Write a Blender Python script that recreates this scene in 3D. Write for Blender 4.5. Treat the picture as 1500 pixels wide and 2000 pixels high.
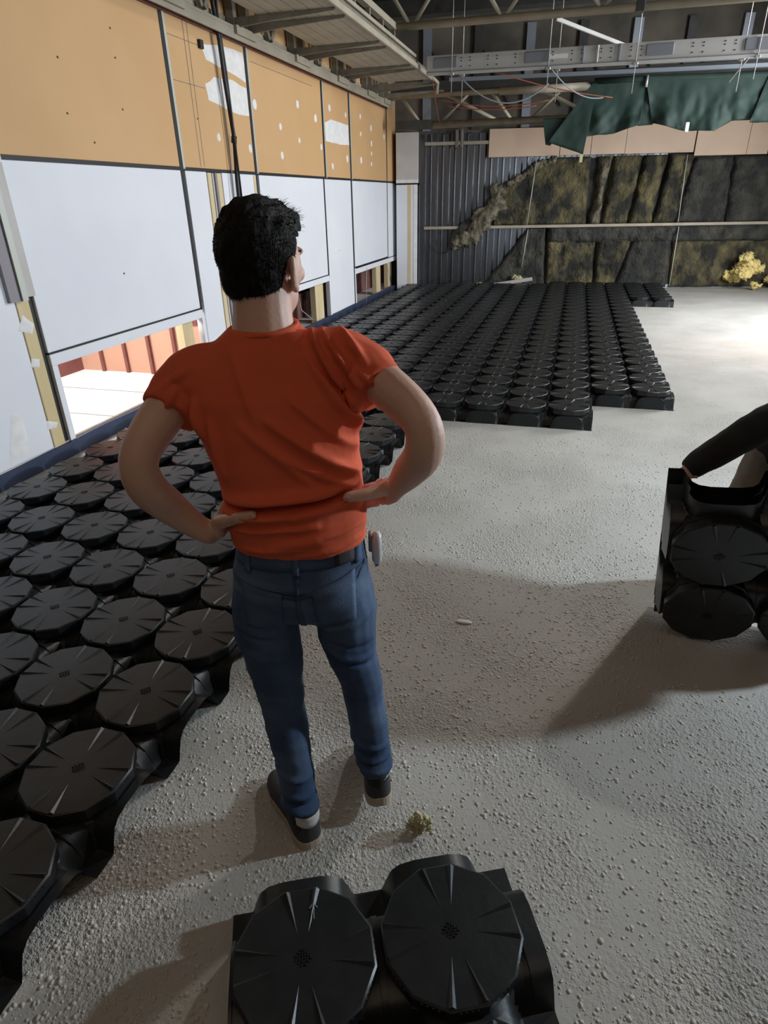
import bpy, bmesh, math, random
import numpy as np
from mathutils import Vector, Matrix, noise
from mathutils.bvhtree import BVHTree
random.seed(7)
PI = math.pi
sc = bpy.context.scene
for o in list(bpy.data.objects):
    bpy.data.objects.remove(o)
COL = sc.collection

# ------------------------------------------------------------------ camera
PITCH, YAW, ROLL, FPX, CAMH = 0.46630, -0.28471, -0.02025, 1215.64, 1.78
cam_d = bpy.data.cameras.new('camera')
cam = bpy.data.objects.new('camera', cam_d)
COL.objects.link(cam)
fw = Vector((math.sin(YAW) * math.cos(PITCH), math.cos(YAW) * math.cos(PITCH), -math.sin(PITCH)))
rt = Vector((math.cos(YAW), -math.sin(YAW), 0))
up = rt.cross(fw)
r2 = rt * math.cos(ROLL) + up * math.sin(ROLL)
u2 = -rt * math.sin(ROLL) + up * math.cos(ROLL)
cam.matrix_world = Matrix(((r2.x, u2.x, -fw.x, 0), (r2.y, u2.y, -fw.y, 0), (r2.z, u2.z, -fw.z, CAMH), (0, 0, 0, 1)))
cam_d.sensor_fit = 'VERTICAL'
cam_d.sensor_height = 36
cam_d.lens = FPX / 2000 * 36
cam_d.clip_start = 0.02
sc.camera = cam

# ------------------------------------------------------------------ light
sc.view_settings.view_transform = 'Standard'
sc.view_settings.look = 'None'
sc.view_settings.gamma = 1
sc.view_settings.use_curve_mapping = False
sc.view_settings.exposure = 0.0
w = bpy.data.worlds.new('World')
sc.world = w
w.use_nodes = True
w.node_tree.nodes['Background'].inputs[0].default_value = (1.0, 0.95, 0.9, 1)
w.node_tree.nodes['Background'].inputs[1].default_value = 0.06


def lamp(name, kind, loc, target, energy, color, size=0.3, size_y=None, spot=None, blend=0.5):
    d = bpy.data.lights.new(name, kind)
    d.energy = energy
    d.color = color
    if kind == 'AREA':
        d.shape = 'RECTANGLE' if size_y else 'DISK'
        d.size = size
        if size_y:
            d.size_y = size_y
    else:
        d.shadow_soft_size = size
        if spot:
            d.spot_size = spot
            d.spot_blend = blend
    o = bpy.data.objects.new(name, d)
    COL.objects.link(o)
    o.location = loc
    o.rotation_euler = (Vector(target) - Vector(loc)).to_track_quat('-Z', 'Y').to_euler()
    return o


lamp('floodlight_side', 'AREA', (3.7, 3.5, 2.1), (-1.5, 3.2, 0.3), 152, (0.75, 0.885, 1.0), 0.22)
lamp('work_lamp', 'AREA', (2.3, 6.2, 4.4), (0.6, 5.2, 0), 80, (1.0, 0.96, 0.90), 0.2)
lamp('fill_far', 'AREA', (4.4, 10.3, 3.9), (-2.5, 9.8, 1.3), 1020, (0.93, 0.96, 1.0), 2.4, 7.0)  # large soft fill added to brighten the left wall and far end
lamp('fill_near', 'AREA', (0.6, 0.2, 4.85), (0.6, 1.2, 0), 52, (1.0, 0.78, 0.60), 6.0, 6.0)  # warm area fill added overhead to lift the shadows, not a roof opening
lamp('work_lamp_warm', 'SPOT', (3.4, 9.6, 1.6), (2.45, 8.9, 0), 70, (1.0, 0.60, 0.36), 0.1, None, 1.2, 1.0)
lamp('annex_daylight', 'AREA', (-5.0, 4.5, 2.3), (-3.6, 5.0, 0.0), 170, (1.0, 0.95, 0.92), 0.8, 1.6)


# ------------------------------------------------------------------ materials
def mat(name, col, rough=0.6, metal=0.0, col2=None, scale=8.0, bump=0.0, bscale=60.0, detail=4.0, spec=0.5, lo=0.35, hi=0.65, stretch=None):
    m = bpy.data.materials.new(name)
    m.use_nodes = True
    nt = m.node_tree
    b = nt.nodes['Principled BSDF']
    b.inputs['Base Color'].default_value = (*col, 1)
    b.inputs['Roughness'].default_value = rough
    b.inputs['Metallic'].default_value = metal
    b.inputs['Specular IOR Level'].default_value = spec
    tc = nt.nodes.new('ShaderNodeTexCoord')
    src = tc.outputs['Object']
    if stretch:
        mp = nt.nodes.new('ShaderNodeMapping')
        mp.inputs['Scale'].default_value = stretch
        nt.links.new(src, mp.inputs[0])
        src = mp.outputs[0]
    if col2:
        n = nt.nodes.new('ShaderNodeTexNoise')
        n.inputs['Scale'].default_value = scale
        n.inputs['Detail'].default_value = detail
        nt.links.new(src, n.inputs['Vector'])
        r = nt.nodes.new('ShaderNodeValToRGB')
        r.color_ramp.elements[0].position = lo
        r.color_ramp.elements[1].position = hi
        r.color_ramp.elements[0].color = (*col, 1)
        r.color_ramp.elements[1].color = (*col2, 1)
        nt.links.new(n.outputs['Fac'], r.inputs[0])
        nt.links.new(r.outputs[0], b.inputs['Base Color'])
    if bump:
        n2 = nt.nodes.new('ShaderNodeTexNoise')
        n2.inputs['Scale'].default_value = bscale
        n2.inputs['Detail'].default_value = 5
        nt.links.new(src, n2.inputs['Vector'])
        bp = nt.nodes.new('ShaderNodeBump')
        bp.inputs['Strength'].default_value = bump
        bp.inputs['Distance'].default_value = 0.01
        nt.links.new(n2.outputs['Fac'], bp.inputs['Height'])
        nt.links.new(bp.outputs[0], b.inputs['Normal'])
    return m


def floor_mat():
    m = mat('screed', (0.40, 0.385, 0.35), 0.9, 0, (0.47, 0.455, 0.42), 1.3, detail=8)
    nt = m.node_tree
    b = nt.nodes['Principled BSDF']
    tc = [n for n in nt.nodes if n.type == 'TEX_COORD'][0]
    hs = []
    for sc_, amp in ((85, 1.0), (210, .5)):
        v = nt.nodes.new('ShaderNodeTexVoronoi')
        v.inputs['Scale'].default_value = sc_
        v.feature = 'F1'
        nt.links.new(tc.outputs['Object'], v.inputs['Vector'])
        inv = nt.nodes.new('ShaderNodeMath')
        inv.operation = 'MULTIPLY_ADD'
        inv.inputs[1].default_value = -amp
        inv.inputs[2].default_value = amp
        nt.links.new(v.outputs['Distance'], inv.inputs[0])
        hs.append(inv)
    n = nt.nodes.new('ShaderNodeTexNoise')
    n.inputs['Scale'].default_value = 2.2
    n.inputs['Detail'].default_value = 3
    nt.links.new(tc.outputs['Object'], n.inputs['Vector'])
    rp = nt.nodes.new('ShaderNodeValToRGB')
    rp.color_ramp.elements[0].position = .42
    rp.color_ramp.elements[1].position = .60
    rp.color_ramp.elements[0].color = (.12, .12, .12, 1)
    nt.links.new(n.outputs['Fac'], rp.inputs[0])
    ad = nt.nodes.new('ShaderNodeMath')
    ad.operation = 'ADD'
    nt.links.new(hs[0].outputs[0], ad.inputs[0])
    nt.links.new(hs[1].outputs[0], ad.inputs[1])
    ml = nt.nodes.new('ShaderNodeMath')
    ml.operation = 'MULTIPLY'
    nt.links.new(ad.outputs[0], ml.inputs[0])
    nt.links.new(rp.outputs[0], ml.inputs[1])
    bp = nt.nodes.new('ShaderNodeBump')
    bp.inputs['Strength'].default_value = 0.6
    bp.inputs['Distance'].default_value = 0.008
    nt.links.new(ml.outputs[0], bp.inputs['Height'])
    nt.links.new(bp.outputs[0], b.inputs['Normal'])
    return m


M = {}
M['floor'] = floor_mat()
M['pebble'] = mat('pebble', (0.46, 0.445, 0.41), 0.9, 0, (0.56, 0.54, 0.50), 20)
M['orange'] = mat('tan_board', (0.60, 0.36, 0.165), 0.65, 0, (0.64, 0.39, 0.185), 1.2)
M['white'] = mat('grey_white_board', (0.76, 0.77, 0.82), 0.6, 0, (0.80, 0.81, 0.855), 1.5)
M['gasket'] = mat('black_gasket', (0.012, 0.012, 0.013), 0.6)
M['stud'] = mat('pale_metal_stud', (0.50, 0.52, 0.47), 0.5, 0.1)
M['greytrim'] = mat('grey_trim', (0.27, 0.25, 0.27), 0.6)
M['yellowwood'] = mat('pale_yellow_wood', (0.62, 0.49, 0.26), 0.7, 0, (0.70, 0.58, 0.36), 6, stretch=(1, 1, .2))
M['spackle'] = mat('white_filler', (0.76, 0.74, 0.72), 0.8, 0, (0.84, 0.83, 0.82), 12)
M['blue'] = mat('dark_blue_foam', (0.03, 0.045, 0.095), 0.7)
M['salmon'] = mat('salmon_board', (0.62, 0.36, 0.25), 0.6)
M['maroon'] = mat('maroon_paint', (0.19, 0.065, 0.055), 0.6, 0, (0.24, 0.085, 0.07), 5)
M['darkmaroon'] = mat('dark_maroon_board', (0.20, 0.09, 0.08), 0.7, 0, (0.25, 0.12, 0.10), 6)
M['annexfloor'] = mat('annex_floor', (0.74, 0.71, 0.72), 0.8)
M['steel'] = mat('greenish_grey_steel', (0.17, 0.155, 0.12), 0.55, 0.2, (0.23, 0.21, 0.165), 8)
M['beam'] = mat('beige_steel', (0.34, 0.30, 0.225), 0.6, 0.1, (0.40, 0.355, 0.27), 4)
M['darksteel'] = mat('dark_steel', (0.045, 0.045, 0.042), 0.6, 0.2, (0.065, 0.065, 0.06), 6)
M['deck'] = mat('dark_roof_deck', (0.022, 0.024, 0.025), 0.6, 0.3)
M['darkbrown'] = mat('dark_brown_board', (0.06, 0.054, 0.043), 0.8, 0, (0.15, 0.13, 0.10), 1.3)
M['galv'] = mat('galvanised_channel', (0.36, 0.40, 0.45), 0.4, 0.6)
M['trunk'] = mat('light_grey_trunking', (0.48, 0.47, 0.45), 0.5, 0.1, (0.52, 0.51, 0.49), 3)
M['trunkgrey'] = mat('mid_grey_plastic', (0.20, 0.21, 0.235), 0.5)
M['rod'] = mat('zinc_rod', (0.45, 0.45, 0.43), 0.4, 0.5)
M['corr'] = mat('corrugated_metal', (0.24, 0.25, 0.265), 0.24, 0.95, (0.30, 0.31, 0.33), 3, stretch=(6, 1, .6))
M['backboard'] = mat('beige_pink_board', (0.66, 0.48, 0.35), 0.7, 0, (0.71, 0.53, 0.395), 2)
M['wool'] = mat('dirty_glass_wool', (0.024, 0.024, 0.019), 0.95, 0, (0.24, 0.20, 0.092), 4.2, bump=1.0, bscale=24, detail=15, lo=0.42, hi=0.82, stretch=(1, 1, .7))
M['wool2'] = mat('dark_glass_wool', (0.025, 0.025, 0.025), 0.95, 0, (0.105, 0.10, 0.075), 4.5, bump=1.0, bscale=24, detail=15, lo=0.40, hi=0.85, stretch=(1, 1, .7))
M['woolpale'] = mat('pale_wool_edge', (0.055, 0.05, 0.036), 0.95, 0, (0.27, 0.235, 0.16), 7, bump=1.0, bscale=30, detail=8)
M['yellow'] = mat('yellow_glass_wool', (0.74, 0.58, 0.20), 0.95, 0, (0.88, 0.73, 0.32), 14, bump=.8, bscale=60)
M['fluff'] = mat('pale_yellow_fluff', (0.48, 0.44, 0.26), 0.95, 0, (0.62, 0.57, 0.36), 60, bump=.5, bscale=200)
M['tarp'] = mat('green_tarpaulin', (0.010, 0.030, 0.023), 0.7, 0, (0.018, 0.043, 0.033), 3, bump=.15, bscale=30)
M['plastic'] = mat('black_plastic', (0.009, 0.0105, 0.0115), 0.38, 0, (0.014, 0.0155, 0.0165), 14, bump=.06, bscale=60)
M['cable'] = mat('black_cable', (0.012, 0.012, 0.013), 0.5)
M['orangecable'] = mat('orange_cable', (0.26, 0.07, 0.035), 0.5)
M['column'] = mat('grey_column', (0.52, 0.50, 0.47), 0.7, 0, (0.57, 0.55, 0.52), 3)
M['lath'] = mat('grey_lath', (0.42, 0.40, 0.37), 0.7)
M['skin'] = mat('skin', (0.56, 0.34, 0.255), 0.5, 0, (0.62, 0.39, 0.30), 9, bump=.08, bscale=120)
M['nail'] = mat('nail', (0.55, 0.32, 0.26), 0.35)
M['hair'] = mat('dark_hair', (0.005, 0.0045, 0.004), 0.75, 0, (0.011, 0.009, 0.008), 60, spec=.2, bump=.6, bscale=180, stretch=(1, 1, .25))
M['shirt'] = mat('orange_cotton', (0.63, 0.112, 0.052), 0.85, 0, (0.67, 0.125, 0.06), 5, bump=.06, bscale=300, spec=.2)
M['jeans'] = mat('blue_denim', (0.036, 0.064, 0.125), 0.85, 0, (0.10, 0.145, 0.225), 6, lo=.38, hi=.75, bump=.2, bscale=250, spec=.2)
M['denimdark'] = mat('dark_denim', (0.028, 0.046, 0.092), 0.85, 0, (0.048, 0.075, 0.135), 12)
M['patch'] = mat('leather_patch', (0.035, 0.028, 0.035), 0.7)
M['shoe'] = mat('dark_grey_shoe', (0.035, 0.035, 0.036), 0.75)
M['shoewhite'] = mat('white_heel_tab', (0.62, 0.58, 0.56), 0.6)
M['sole'] = mat('tan_rubber', (0.42, 0.34, 0.25), 0.7)
M['phone'] = mat('white_case', (0.62, 0.60, 0.62), 0.4)
M['darkcloth'] = mat('black_cloth', (0.014, 0.014, 0.015), 0.9, 0, (0.022, 0.022, 0.022), 9)
M['khaki'] = mat('khaki_cloth', (0.23, 0.205, 0.16), 0.9, 0, (0.28, 0.25, 0.20), 7, bump=.2, bscale=60)
M['boot'] = mat('brown_boot', (0.07, 0.05, 0.035), 0.8)
M['paper'] = mat('white_scrap', (0.75, 0.74, 0.72), 0.8)
for k_ in ('wool', 'wool2', 'woolpale'):
    for n_ in M[k_].node_tree.nodes:
        if n_.type == 'BUMP':
            n_.inputs['Distance'].default_value = 0.045
M['eye'] = mat('eye_white', (0.7, 0.68, 0.65), 0.3)
M['lip'] = mat('lip', (0.36, 0.14, 0.11), 0.5)


# ------------------------------------------------------------------ helpers
def tag(o, label=None, cat=None, group=None, kind=None):
    if label: o['label'] = label
    if cat: o['category'] = cat
    if group: o['group'] = group
    if kind: o['kind'] = kind
    return o


def link(name, me, m=None, parent=None):
    if m is not None:
        me.materials.clear()
        me.materials.append(m)
    o = bpy.data.objects.new(name, me)
    COL.objects.link(o)
    if parent: o.parent = parent
    return o


def empty(name, loc=(0, 0, 0), rot=(0, 0, 0)):
    o = bpy.data.objects.new(name, None)
    o.empty_display_size = .1
    COL.objects.link(o)
    o.location = loc
    o.rotation_euler = rot
    return o


def thing(name, label, cat, loc=(0, 0, 0), rot=(0, 0, 0), group=None):
    return tag(empty(name, loc, rot), label, cat, group)


class MB:
    def __init__(s):
        s.v = []
        s.f = []

    def add(s, v, f):
        n = len(s.v)
        s.v += [tuple(p) for p in v]
        s.f += [tuple(i + n for i in q) for q in f]
        return s

    def box(s, lo, hi):
        (x0, y0, z0), (x1, y1, z1) = lo, hi
        return s.add([(x0, y0, z0), (x1, y0, z0), (x1, y1, z0), (x0, y1, z0), (x0, y0, z1), (x1, y0, z1), (x1, y1, z1), (x0, y1, z1)],
                     [(0, 3, 2, 1), (4, 5, 6, 7), (0, 1, 5, 4), (1, 2, 6, 5), (2, 3, 7, 6), (3, 0, 4, 7)])

    def bar(s, a, b, wd, ht, upv=(0, 0, 1)):
        a, b = Vector(a), Vector(b)
        d = (b - a).normalized()
        u_ = Vector(upv)
        if abs(d.dot(u_)) > .98: u_ = Vector((1, 0, 0))
        x = d.cross(u_).normalized()
        y = x.cross(d)
        P = []
        for c in (a, b):
            for sx, sy in ((-1, -1), (1, -1), (1, 1), (-1, 1)):
                P.append(c + x * sx * wd / 2 + y * sy * ht / 2)
        return s.add(P, [(0, 1, 2, 3), (7, 6, 5, 4), (0, 4, 5, 1), (1, 5, 6, 2), (2, 6, 7, 3), (3, 7, 4, 0)])

    def tube(s, pts, r, n=8, cap=True):
        pts = [Vector(p) for p in pts]
        rs = r if hasattr(r, '__len__') else [r] * len(pts)
        rings = []
        x = None
        for i, p in enumerate(pts):
            t = (pts[min(i + 1, len(pts) - 1)] - pts[max(i - 1, 0)]).normalized()
            if x is None:
                x = t.orthogonal().normalized()
            x = (x - t * x.dot(t)).normalized()
            y = t.cross(x)
            rings.append([p + (x * math.cos(2 * PI * k / n) + y * math.sin(2 * PI * k / n)) * rs[i] for k in range(n)])
        return s.rings(rings, cap)

    def rings(s, rings, cap=True):
        n = len(rings[0])
        V = [p for r in rings for p in r]
        F = []
        for i in range(len(rings) - 1):
            for k in range(n):
                a, b = i * n + k, i * n + (k + 1) % n
                F.append((a, b, b + n, a + n))
        if cap:
            F.append(tuple(range(n))[::-1])
            F.append(tuple(range((len(rings) - 1) * n, len(rings) * n)))
        return s.add(V, F)

    def ell(s, c, r, rot=None, n=20, m=12):
        """closed ellipsoid"""
        c = Vector(c)
        V = []
        F = []
        R_ = rot or Matrix.Identity(3)
        for i in range(1, m):
            th = PI * i / m
            for k in range(n):
                ph = 2 * PI * k / n
                V.append(c + R_ @ Vector((r[0] * math.sin(th) * math.cos(ph), r[1] * math.sin(th) * math.sin(ph), r[2] * math.cos(th))))
        t = len(V)
        V.append(c + R_ @ Vector((0, 0, r[2])))
        V.append(c + R_ @ Vector((0, 0, -r[2])))
        for i in range(m - 2):
            for k in range(n):
                a, b = i * n + k, i * n + (k + 1) % n
                F.append((a, a + n, b + n, b))
        for k in range(n):
            F.append((t, k, (k + 1) % n))
            q = (m - 2) * n
            F.append((t + 1, q + (k + 1) % n, q + k))
        return s.add(V, F)

    def mesh(s, name, smooth=False):
        me = bpy.data.meshes.new(name)
        me.from_pydata([tuple(p) for p in s.v], [], s.f)
        me.update()
        if smooth: shade(me)
        return me

    def build(s, name, m, parent=None, smooth=False):
        return link(name, s.mesh(name, smooth), m, parent)


def shade(me, ang=None):
    me.polygons.foreach_set('use_smooth', [True] * len(me.polygons))
    if ang is not None:
        try:
            me.set_sharp_from_angle(angle=ang)
        except Exception:
            pass


def bevelled(o, wd=.004, seg=2):
    b = o.modifiers.new('bevel', 'BEVEL')
    b.width = wd
    b.segments = seg
    b.limit_method = 'ANGLE'
    return o


def fuse(name, mb, voxel, smooth=6, fac=.5):
    """union of closed shapes into one continuous skin"""
    o = bpy.data.objects.new('tmp', mb.mesh('tmp'))
    COL.objects.link(o)
    r = o.modifiers.new('r', 'REMESH')
    r.mode = 'VOXEL'
    r.voxel_size = voxel
    if smooth:
        s_ = o.modifiers.new('s', 'SMOOTH')
        s_.iterations = smooth
        s_.factor = fac
    dg = bpy.context.evaluated_depsgraph_get()
    dg.update()
    me = bpy.data.meshes.new_from_object(o.evaluated_get(dg))
    me.name = name
    bpy.data.objects.remove(o)
    shade(me)
    return me


def getv(me):
    a = np.empty(len(me.vertices) * 3, np.float32)
    me.vertices.foreach_get('co', a)
    return a.reshape(-1, 3)


def getn(me):
    a = np.empty(len(me.vertices) * 3, np.float32)
    me.vertices.foreach_get('normal', a)
    return a.reshape(-1, 3)


def setv(me, v):
    me.vertices.foreach_set('co', np.ascontiguousarray(v, np.float32).ravel())
    me.update()


def nz(p, s, seed=0.):
    return noise.noise(Vector((p[0] * s + seed, p[1] * s + seed * .7, p[2] * s - seed)))


def limb(mb, pts, n=16, sub=6):
    """pts: (center, rx, ry, xdir) rows; smooth loft with elliptical rings"""
    C_ = np.array([p[0] for p in pts], float)
    A = np.array([[p[1], p[2]] for p in pts], float)
    m = len(pts)
    T = []
    out = []
    tt = np.linspace(0, m - 1, (m - 1) * sub + 1)

    def cr(P, t):
        i = min(int(t), m - 2)
        f = t - i
        p0, p1, p2, p3 = P[max(i - 1, 0)], P[i], P[i + 1], P[min(i + 2, m - 1)]
        return .5 * ((2 * p1) + (-p0 + p2) * f + (2 * p0 - 5 * p1 + 4 * p2 - p3) * f * f + (-p0 + 3 * p1 - 3 * p2 + p3) * f ** 3)
    cs = [cr(C_, t) for t in tt]
    As = [cr(A, t) for t in tt]
    xd = Vector(pts[0][3]) if len(pts[0]) > 3 else Vector((1, 0, 0))
    rings = []
    for i, c in enumerate(cs):
        t = Vector(cs[min(i + 1, len(cs) - 1)] - cs[max(i - 1, 0)]).normalized()
        x = (xd - t * xd.dot(t)).normalized()
        y = t.cross(x)
        rings.append([Vector(c) + x * math.cos(2 * PI * k / n) * As[i][0] + y * math.sin(2 * PI * k / n) * As[i][1] for k in range(n)])
    return mb.rings(rings)


# ------------------------------------------------------------------ the hall shell
XW = -3.684
YB, TB = 14.573, 0.18998           # far wall: y = YB + TB * x
RB = math.atan(TB)


def yb(x): return YB + TB * x


fl = MB()
fl.box((XW - .1, -4, -.12), (9, 17, 0))
tag(fl.build('floor', M['floor']), kind='structure')
ce = MB()
for i in range(30):        # trapezoidal roof deck running across
    y = -4 + i * .7
    ce.add([(XW - 3, y, 4.95), (9, y, 4.95), (9, y + .3, 4.95), (XW - 3, y + .3, 4.95), (XW - 3, y + .38, 5.05), (9, y + .38, 5.05), (9, y + .62, 5.05), (XW - 3, y + .62, 5.05), (XW - 3, y + .7, 4.95), (9, y + .7, 4.95)],
           [(0, 1, 2, 3), (3, 2, 5, 4), (4, 5, 6, 7), (7, 6, 9, 8)])
ceil = tag(ce.build('ceiling', M['deck']), kind='structure')
for y in (6.2, 7.6, 8.9, 10.2, 11.4, 12.6):
    b = MB().box((XW, y, 4.60), (9, y + .10, 4.84))
    b.build('purlin', M['darksteel'], ceil)

# ---- left wall of boards
wl = tag(empty('wall_left'), kind='structure')
TH = .06


def board(y0, y1, z0, z1, m, name, x=XW, th=TH):
    o = MB().box((x - th, y0, z0), (x, y1, z1)).build(name, m, wl)
    return bevelled(o, .003, 1)


ups = [(1.6, 3.74), (3.80, 5.95), (6.03, 7.53), (7.62, 9.83), (9.93, 11.03), (11.11, 13.24), (13.30, 13.99)]
for a, b in ups:
    board(a, b, 2.085, 4.3, M['orange'], 'upper_panel')
for a, b, z in [(1.6, 3.62, .12), (3.80, 5.95, .80), (6.03, 6.42, .12), (6.74, 7.53, .12), (7.62, 9.75, .72), (9.80, 11.02, .12), (11.11, 13.24, .72), (13.30, 13.99, .66)]:
    board(a, b, z, 2.055, M['white'], 'lower_panel')
# backing so no light leaks through the joints
MB().box((XW - .075, 1.6, .80), (XW - .0605, 14.0, 4.3)).build('backing_sheet', M['gasket'], wl)
# black joint strips and pale studs
for y in (5.95, 7.53, 9.83, 11.03, 13.24):
    MB().box((XW - .05, y, 2.06), (XW + .004, y + .042, 3.34)).build('joint_strip', M['gasket'], wl)
    if y < 13:
        MB().box((XW - .05, y + .043, 2.07), (XW + .010, y + .078, 3.34)).build('stud', M['stud'], wl)
for y, z in ((5.95, .76), (7.53, .10), (9.76, .70), (11.03, .10), (13.24, .70), (13.97, .62)):
    MB().box((XW - .05, y, z), (XW + .004, y + .032, 2.06)).build('joint_strip', M['gasket'], wl)
MB().box((XW - .05, 1.6, 2.055), (XW + .003, 6.42, 2.085)).build('joint_strip', M['gasket'], wl)
MB().box((XW - .05, 6.42, 2.055), (XW + .003, 14.0, 2.085)).build('joint_strip', M['gasket'], wl)
# white rails framing the low openings
for a, b, z in ((3.80, 5.98, .70), (7.62, 9.78, .635), (11.10, 13.9, .60)):
    bevelled(MB().box((XW - .06, a, z), (XW + .006, b, z + .085)).build('opening_rail', M['white'], wl), .004, 1)
    MB().box((XW - .05, a, z + .086), (XW + .004, b, z + .10)).build('rail_groove', M['gasket'], wl)
for a, z in ((3.80, .70), (5.95, .72), (9.77, .65), (11.06, .70)):
    MB().box((XW - .06, a, .10), (XW + .005, a + .055, z)).build('opening_jamb', M['white'], wl)
# yellow wooden posts visible inside the openings and in the stripped bay
for a, b, z0, z1, x in ((5.66, 5.84, .08, .72, -.05), (9.28, 9.62, .05, .66, -.05), (12.55, 12.85, .05, .64, -.05), (13.45, 13.62, .05, .62, -.06), (6.44, 6.52, .1, 2.05, 0.0), (6.62, 6.72, .1, 2.05, 0.0), (3.63, 3.745, .1, 1.20, .0)):
    bevelled(MB().box((XW - .09 + x, a, z0), (XW + x, b, z1)).build('wooden_post', M['yellowwood'], wl), .004, 1)
MB().box((XW - .08, 6.53, .1), (XW - .03, 6.61, 2.05)).build('recess_board', M['white'], wl)
MB().box((XW - .0, 6.56, .1), (XW + .02, 6.60, 2.05)).build('conduit_strip', M['greytrim'], wl)
MB().box((XW - .06, 7.47, .1), (XW + .004, 7.528, 2.05)).build('wooden_post', M['yellowwood'], wl)
MB().box((XW - .06, 3.75, .1), (XW - .02, 3.795, 2.2)).build('dark_gap', M['gasket'], wl)
# metal profile on the near post
MB().box((XW, 3.56, 1.19), (XW + .03, 3.65, 2.3)).build('metal_profile', M['greytrim'], wl)
MB().box((XW, 3.655, 1.19), (XW + .045, 3.705, 2.3)).build('metal_profile', M['stud'], wl)
MB().box((XW, 3.71, 1.21), (XW + .03, 3.79, 2.04)).build('metal_profile', M['column'], wl)
MB().box((XW, 3.715, 2.05), (XW + .03, 3.795, 4.0)).build('stud', M['stud'], wl)
# blue perimeter strip, floor plate
MB().box((XW - .06, 1.6, 0), (XW - .005, 3.80, .12)).build('floor_plate', M['column'], wl)
MB().box((XW - .06, 6.0, 0), (XW - .005, 7.56, .11)).build('floor_plate', M['column'], wl)
MB().box((XW - .06, 9.78, 0), (XW - .005, 11.1, .11)).build('floor_plate', M['column'], wl)


def strip(y0, y1, seed):
    mb = MB()
    n = 40
    V = []
    for i in range(n + 1):
        y = y0 + (y1 - y0) * i / n
        dz = .012 * nz((y, seed, 0), 1.7)
        dx = .008 * nz((y, 3, seed), 2.3)
        V += [(XW - .004, y, 0), (XW + .022 + dx, y, 0), (XW + .018 + dx, y, .115 + dz), (XW - .004, y, .115 + dz)]
    F = []
    for i in range(n):
        for k in range(4):
            a, b = i * 4 + k, i * 4 + (k + 1) % 4
            F.append((a, a + 4, b + 4, b))
    F += [(0, 1, 2, 3), (n * 4 + 3, n * 4 + 2, n * 4 + 1, n * 4)]
    return mb.add(V, F)


for a, b, s, t in ((1.6, 3.78, 1, 'nearest length of dark blue foam edge strip along the white wall base'), (3.785, 8.6, 5, 'dark blue foam edge strip below the nearest wall opening'), (8.605, 13.8, 9, 'far length of dark blue foam edge strip running to the corner column')):
    tag(strip(a, b, s).build('edge_strip', M['blue']), t, 'foam strip', 'foam edge strips along the left wall')


# filler patches, each a thin lump on the board
def blob(pts, name, m, th=.004, parent=wl, seed=0, sub=4):
    P = []
    n = len(pts)
    for i in range(n):
        a, b = Vector(pts[i]), Vector(pts[(i + 1) % n])
        for k in range(sub):
            q = a.lerp(b, k / sub)
            P.append((q.x + .012 * nz((q.x, q.y, seed), 9), q.y + .012 * nz((q.y, q.x, seed + 4), 9)))
    c = (sum(p[0] for p in P) / len(P), sum(p[1] for p in P) / len(P))
    k = len(P)
    V = [(XW + .0005, p[0], p[1]) for p in P] + [(XW + th * .6, c[0] + (p[0] - c[0]) * .9, c[1] + (p[1] - c[1]) * .9) for p in P] + [(XW + th, *c)]
    F = []
    for i in range(k):
        j = (i + 1) % k
        F += [(i, j, k + j, k + i), (k + i, k + j, 2 * k)]
    return MB().add(V, F).build(name, m, parent, True)


blob([(6.61, 3.15), (7.1, 3.2), (7.50, 3.21), (7.52, 3.11), (7.52, 2.95), (7.38, 2.97), (7.05, 3.0), (6.7, 3.03)], 'filler_patch', M['spackle'], seed=1)
blob([(6.62, 2.82), (6.81, 2.90), (7.2, 2.93), (7.52, 2.89), (7.52, 2.64), (7.29, 2.62), (6.65, 2.69)], 'filler_patch', M['spackle'], seed=2)
blob([(9.94, 2.78), (10.2, 2.84), (11.0, 2.83), (11.02, 2.56), (10.56, 2.54), (9.95, 2.55)], 'filler_patch', M['spackle'], seed=3)
for i, (y, z) in enumerate([(6.77, 2.38), (7.47, 2.32), (7.69, 2.76), (8.36, 2.60), (8.96, 2.90), (8.95, 2.49), (8.34, 2.29), (9.58, 2.8), (9.75, 2.46), (10.17, 2.98), (10.9, 2.96), (10.2, 2.23), (10.9, 2.36), (11.65, 3.01), (12.26, 2.89), (11.65, 2.76), (12.27, 2.66), (11.64, 2.37), (12.24, 2.34), (13.1, 2.82), (12.26, 2.5)]):
    s = .03 + .018 * ((i * 37) % 5) / 5
    blob([(y + s * math.cos(a) * 1.2, z + s * 1.25 * math.sin(a)) for a in np.linspace(0, 2 * PI, 8)[:-1]], 'filler_patch', M['spackle'], seed=i + 7, sub=2)
for i, (pts) in enumerate([[(3.66, 1.10), (3.74, 1.02), (3.70, .96), (3.58, 1.0)], [(3.2, .16), (3.34, .5), (3.42, .44), (3.40, .16)], [(3.63, .80), (3.70, .78), (3.69, .72), (3.61, .74)], [(3.62, .33), (3.72, .30), (3.70, .26), (3.60, .27)], [(10.0, 1.05), (10.4, 1.09), (10.5, 1.06), (10.1, 1.02)]]):
    blob(pts, 'torn_patch', M['spackle'], seed=40 + i)
for y, z in ((5.24, 3.01), (4.57, 2.72), (5.24, 2.82), (4.55, 2.38), (5.22, 2.47), (4.79, 2.21), (4.84, 1.25), (6.39, 2.51)):
    MB().ell((XW, y, z), (.003, .011, .008), n=8, m=5).build('screw_hole', M['gasket'], wl)
MB().box((XW - .01, 6.57, 3.10), (XW + .03, 6.63, 3.17)).build('socket_box', M['gasket'], wl)
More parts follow.
